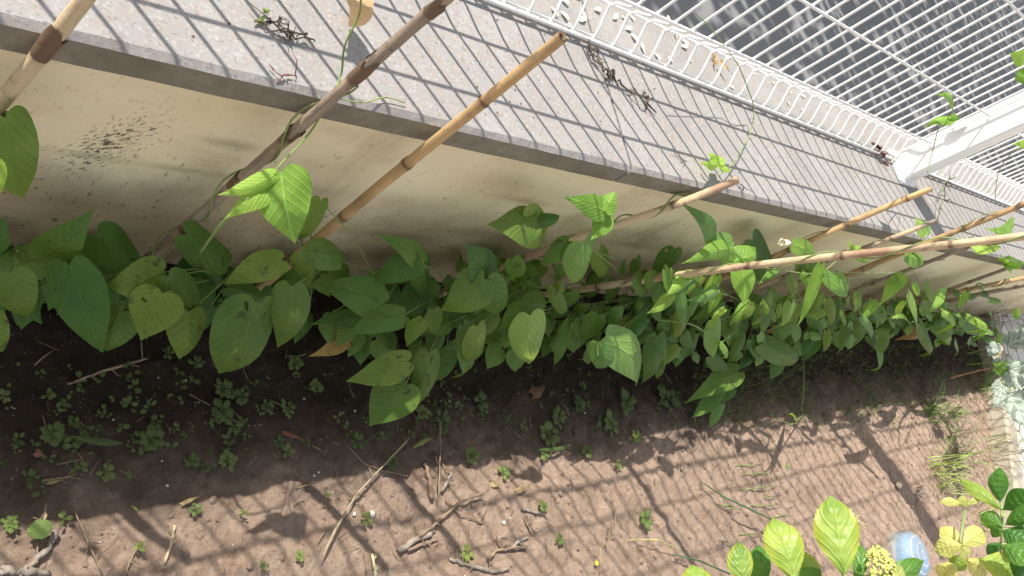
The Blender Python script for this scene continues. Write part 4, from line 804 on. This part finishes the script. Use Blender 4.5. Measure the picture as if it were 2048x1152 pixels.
hyd('hydrangea with big lime serrated leaves and a budding yellow flower head', g0,
    [(1690, 1150, 1662, 992, 92, .80, .84, 'h'), (1590, 1160, 1545, 1036, 78, .82, .86, 'h'), (1492, 1175, 1478, 1084, 52, .84, .86, 'h'), (1520, 1185, 1520, 1090, 50, .87, .90, 'g'), (1400, 1195, 1385, 1130, 60, .85, .87, 'h'), (1650, 1170, 1590, 1100, 40, .86, .88, 'h'), (1712, 1165, 1722, 1090, 34, .86, .88, 'g'), (1560, 1200, 1640, 1140, 60, .84, .86, 'g'), (1790, 1195, 1800, 1130, 40, .84, .86, 'y'),
     (1755, 1160, 1846, 1122, 48, .86, .88, 'g'), (1700, 1200, 1740, 1150, 40, .86, .88, 'h')],
    [[(1690, 1150, .80), (1685, 1220, .85), (1660, 1330, 1.0)], [(1592, 1160, .82), (1620, 1220, .88), (1660, 1330, 1.0)], [(1495, 1170, .84), (1560, 1230, .9), (1660, 1330, 1.0)], [(1760, 1150, .86), (1730, 1220, .9), (1660, 1330, 1.0)]], [(1762, 1138, .84, .024)])
g1 = onz(1935, 1180); g1[2] = 0
hyd('yellowed hydrangea shoot with small striped leaves over the container', g1,
    [(1925, 1092, 1868, 1100, 42, .98, 1.0, 'y'), (1925, 1088, 1880, 1055, 36, 1.0, 1.02, 'y'), (1928, 1090, 1970, 1062, 46, .98, 1.0, 'y'), (1935, 1120, 1972, 1150, 44, .98, 1.0, 'y'), (1910, 1130, 1880, 1160, 50, .98, 1.0, 'y'), (1930, 1112, 1905, 1140, 40, .99, 1.0, 'h'), (1925, 1095, 1935, 1120, 26, .96, .97, 'y'), (1965, 1120, 2036, 1140, 56, .95, .95, 'h'), (1922, 1010, 1880, 1003, 18, 1.0, 1.0, 'y'), (1930, 1015, 1922, 992, 22, 1.0, 1.0, 'y'), (1932, 1012, 1962, 995, 14, 1.0, 1.0, 'y')],
    [[(1928, 1100, .98), (1920, 1080, .99), (1930, 1020, 1.0)], [(1928, 1100, .98), (1900, 1140, 1.0), (1890, 1200, 1.06)]])
g2 = onz(2040, 1230); g2[2] = 0
hyd('green hydrangea shoot with glossy leaves at the right edge', g2,
    [(2000, 1005, 2000, 935, 42, 1.0, 1.0, 'g'), (2005, 1020, 1920, 960, 26, .98, 1.02, 'h'), (2005, 1045, 1985, 1075, 26, 1.0, 1.0, 'g'), (2005, 1020, 2070, 985, 52, .98, .95, 'g'), (2010, 1050, 2070, 1010, 42, .95, .93, 'g'), (2005, 1055, 1960, 1030, 36, .98, 1.0, 'g'), (2005, 1060, 2060, 1090, 52, .95, .93, 'g'), (2000, 1090, 2080, 1120, 50, .93, .9, 'g'), (2030, 1160, 2060, 1100, 50, .93, .92, 'g'), (2000, 1085, 1975, 1110, 26, .98, .98, 'g')],
    [[(2002, 1005, 1.0), (2005, 1060, .98), (2000, 1110, 1.0), (2020, 1230, 1.1)]])
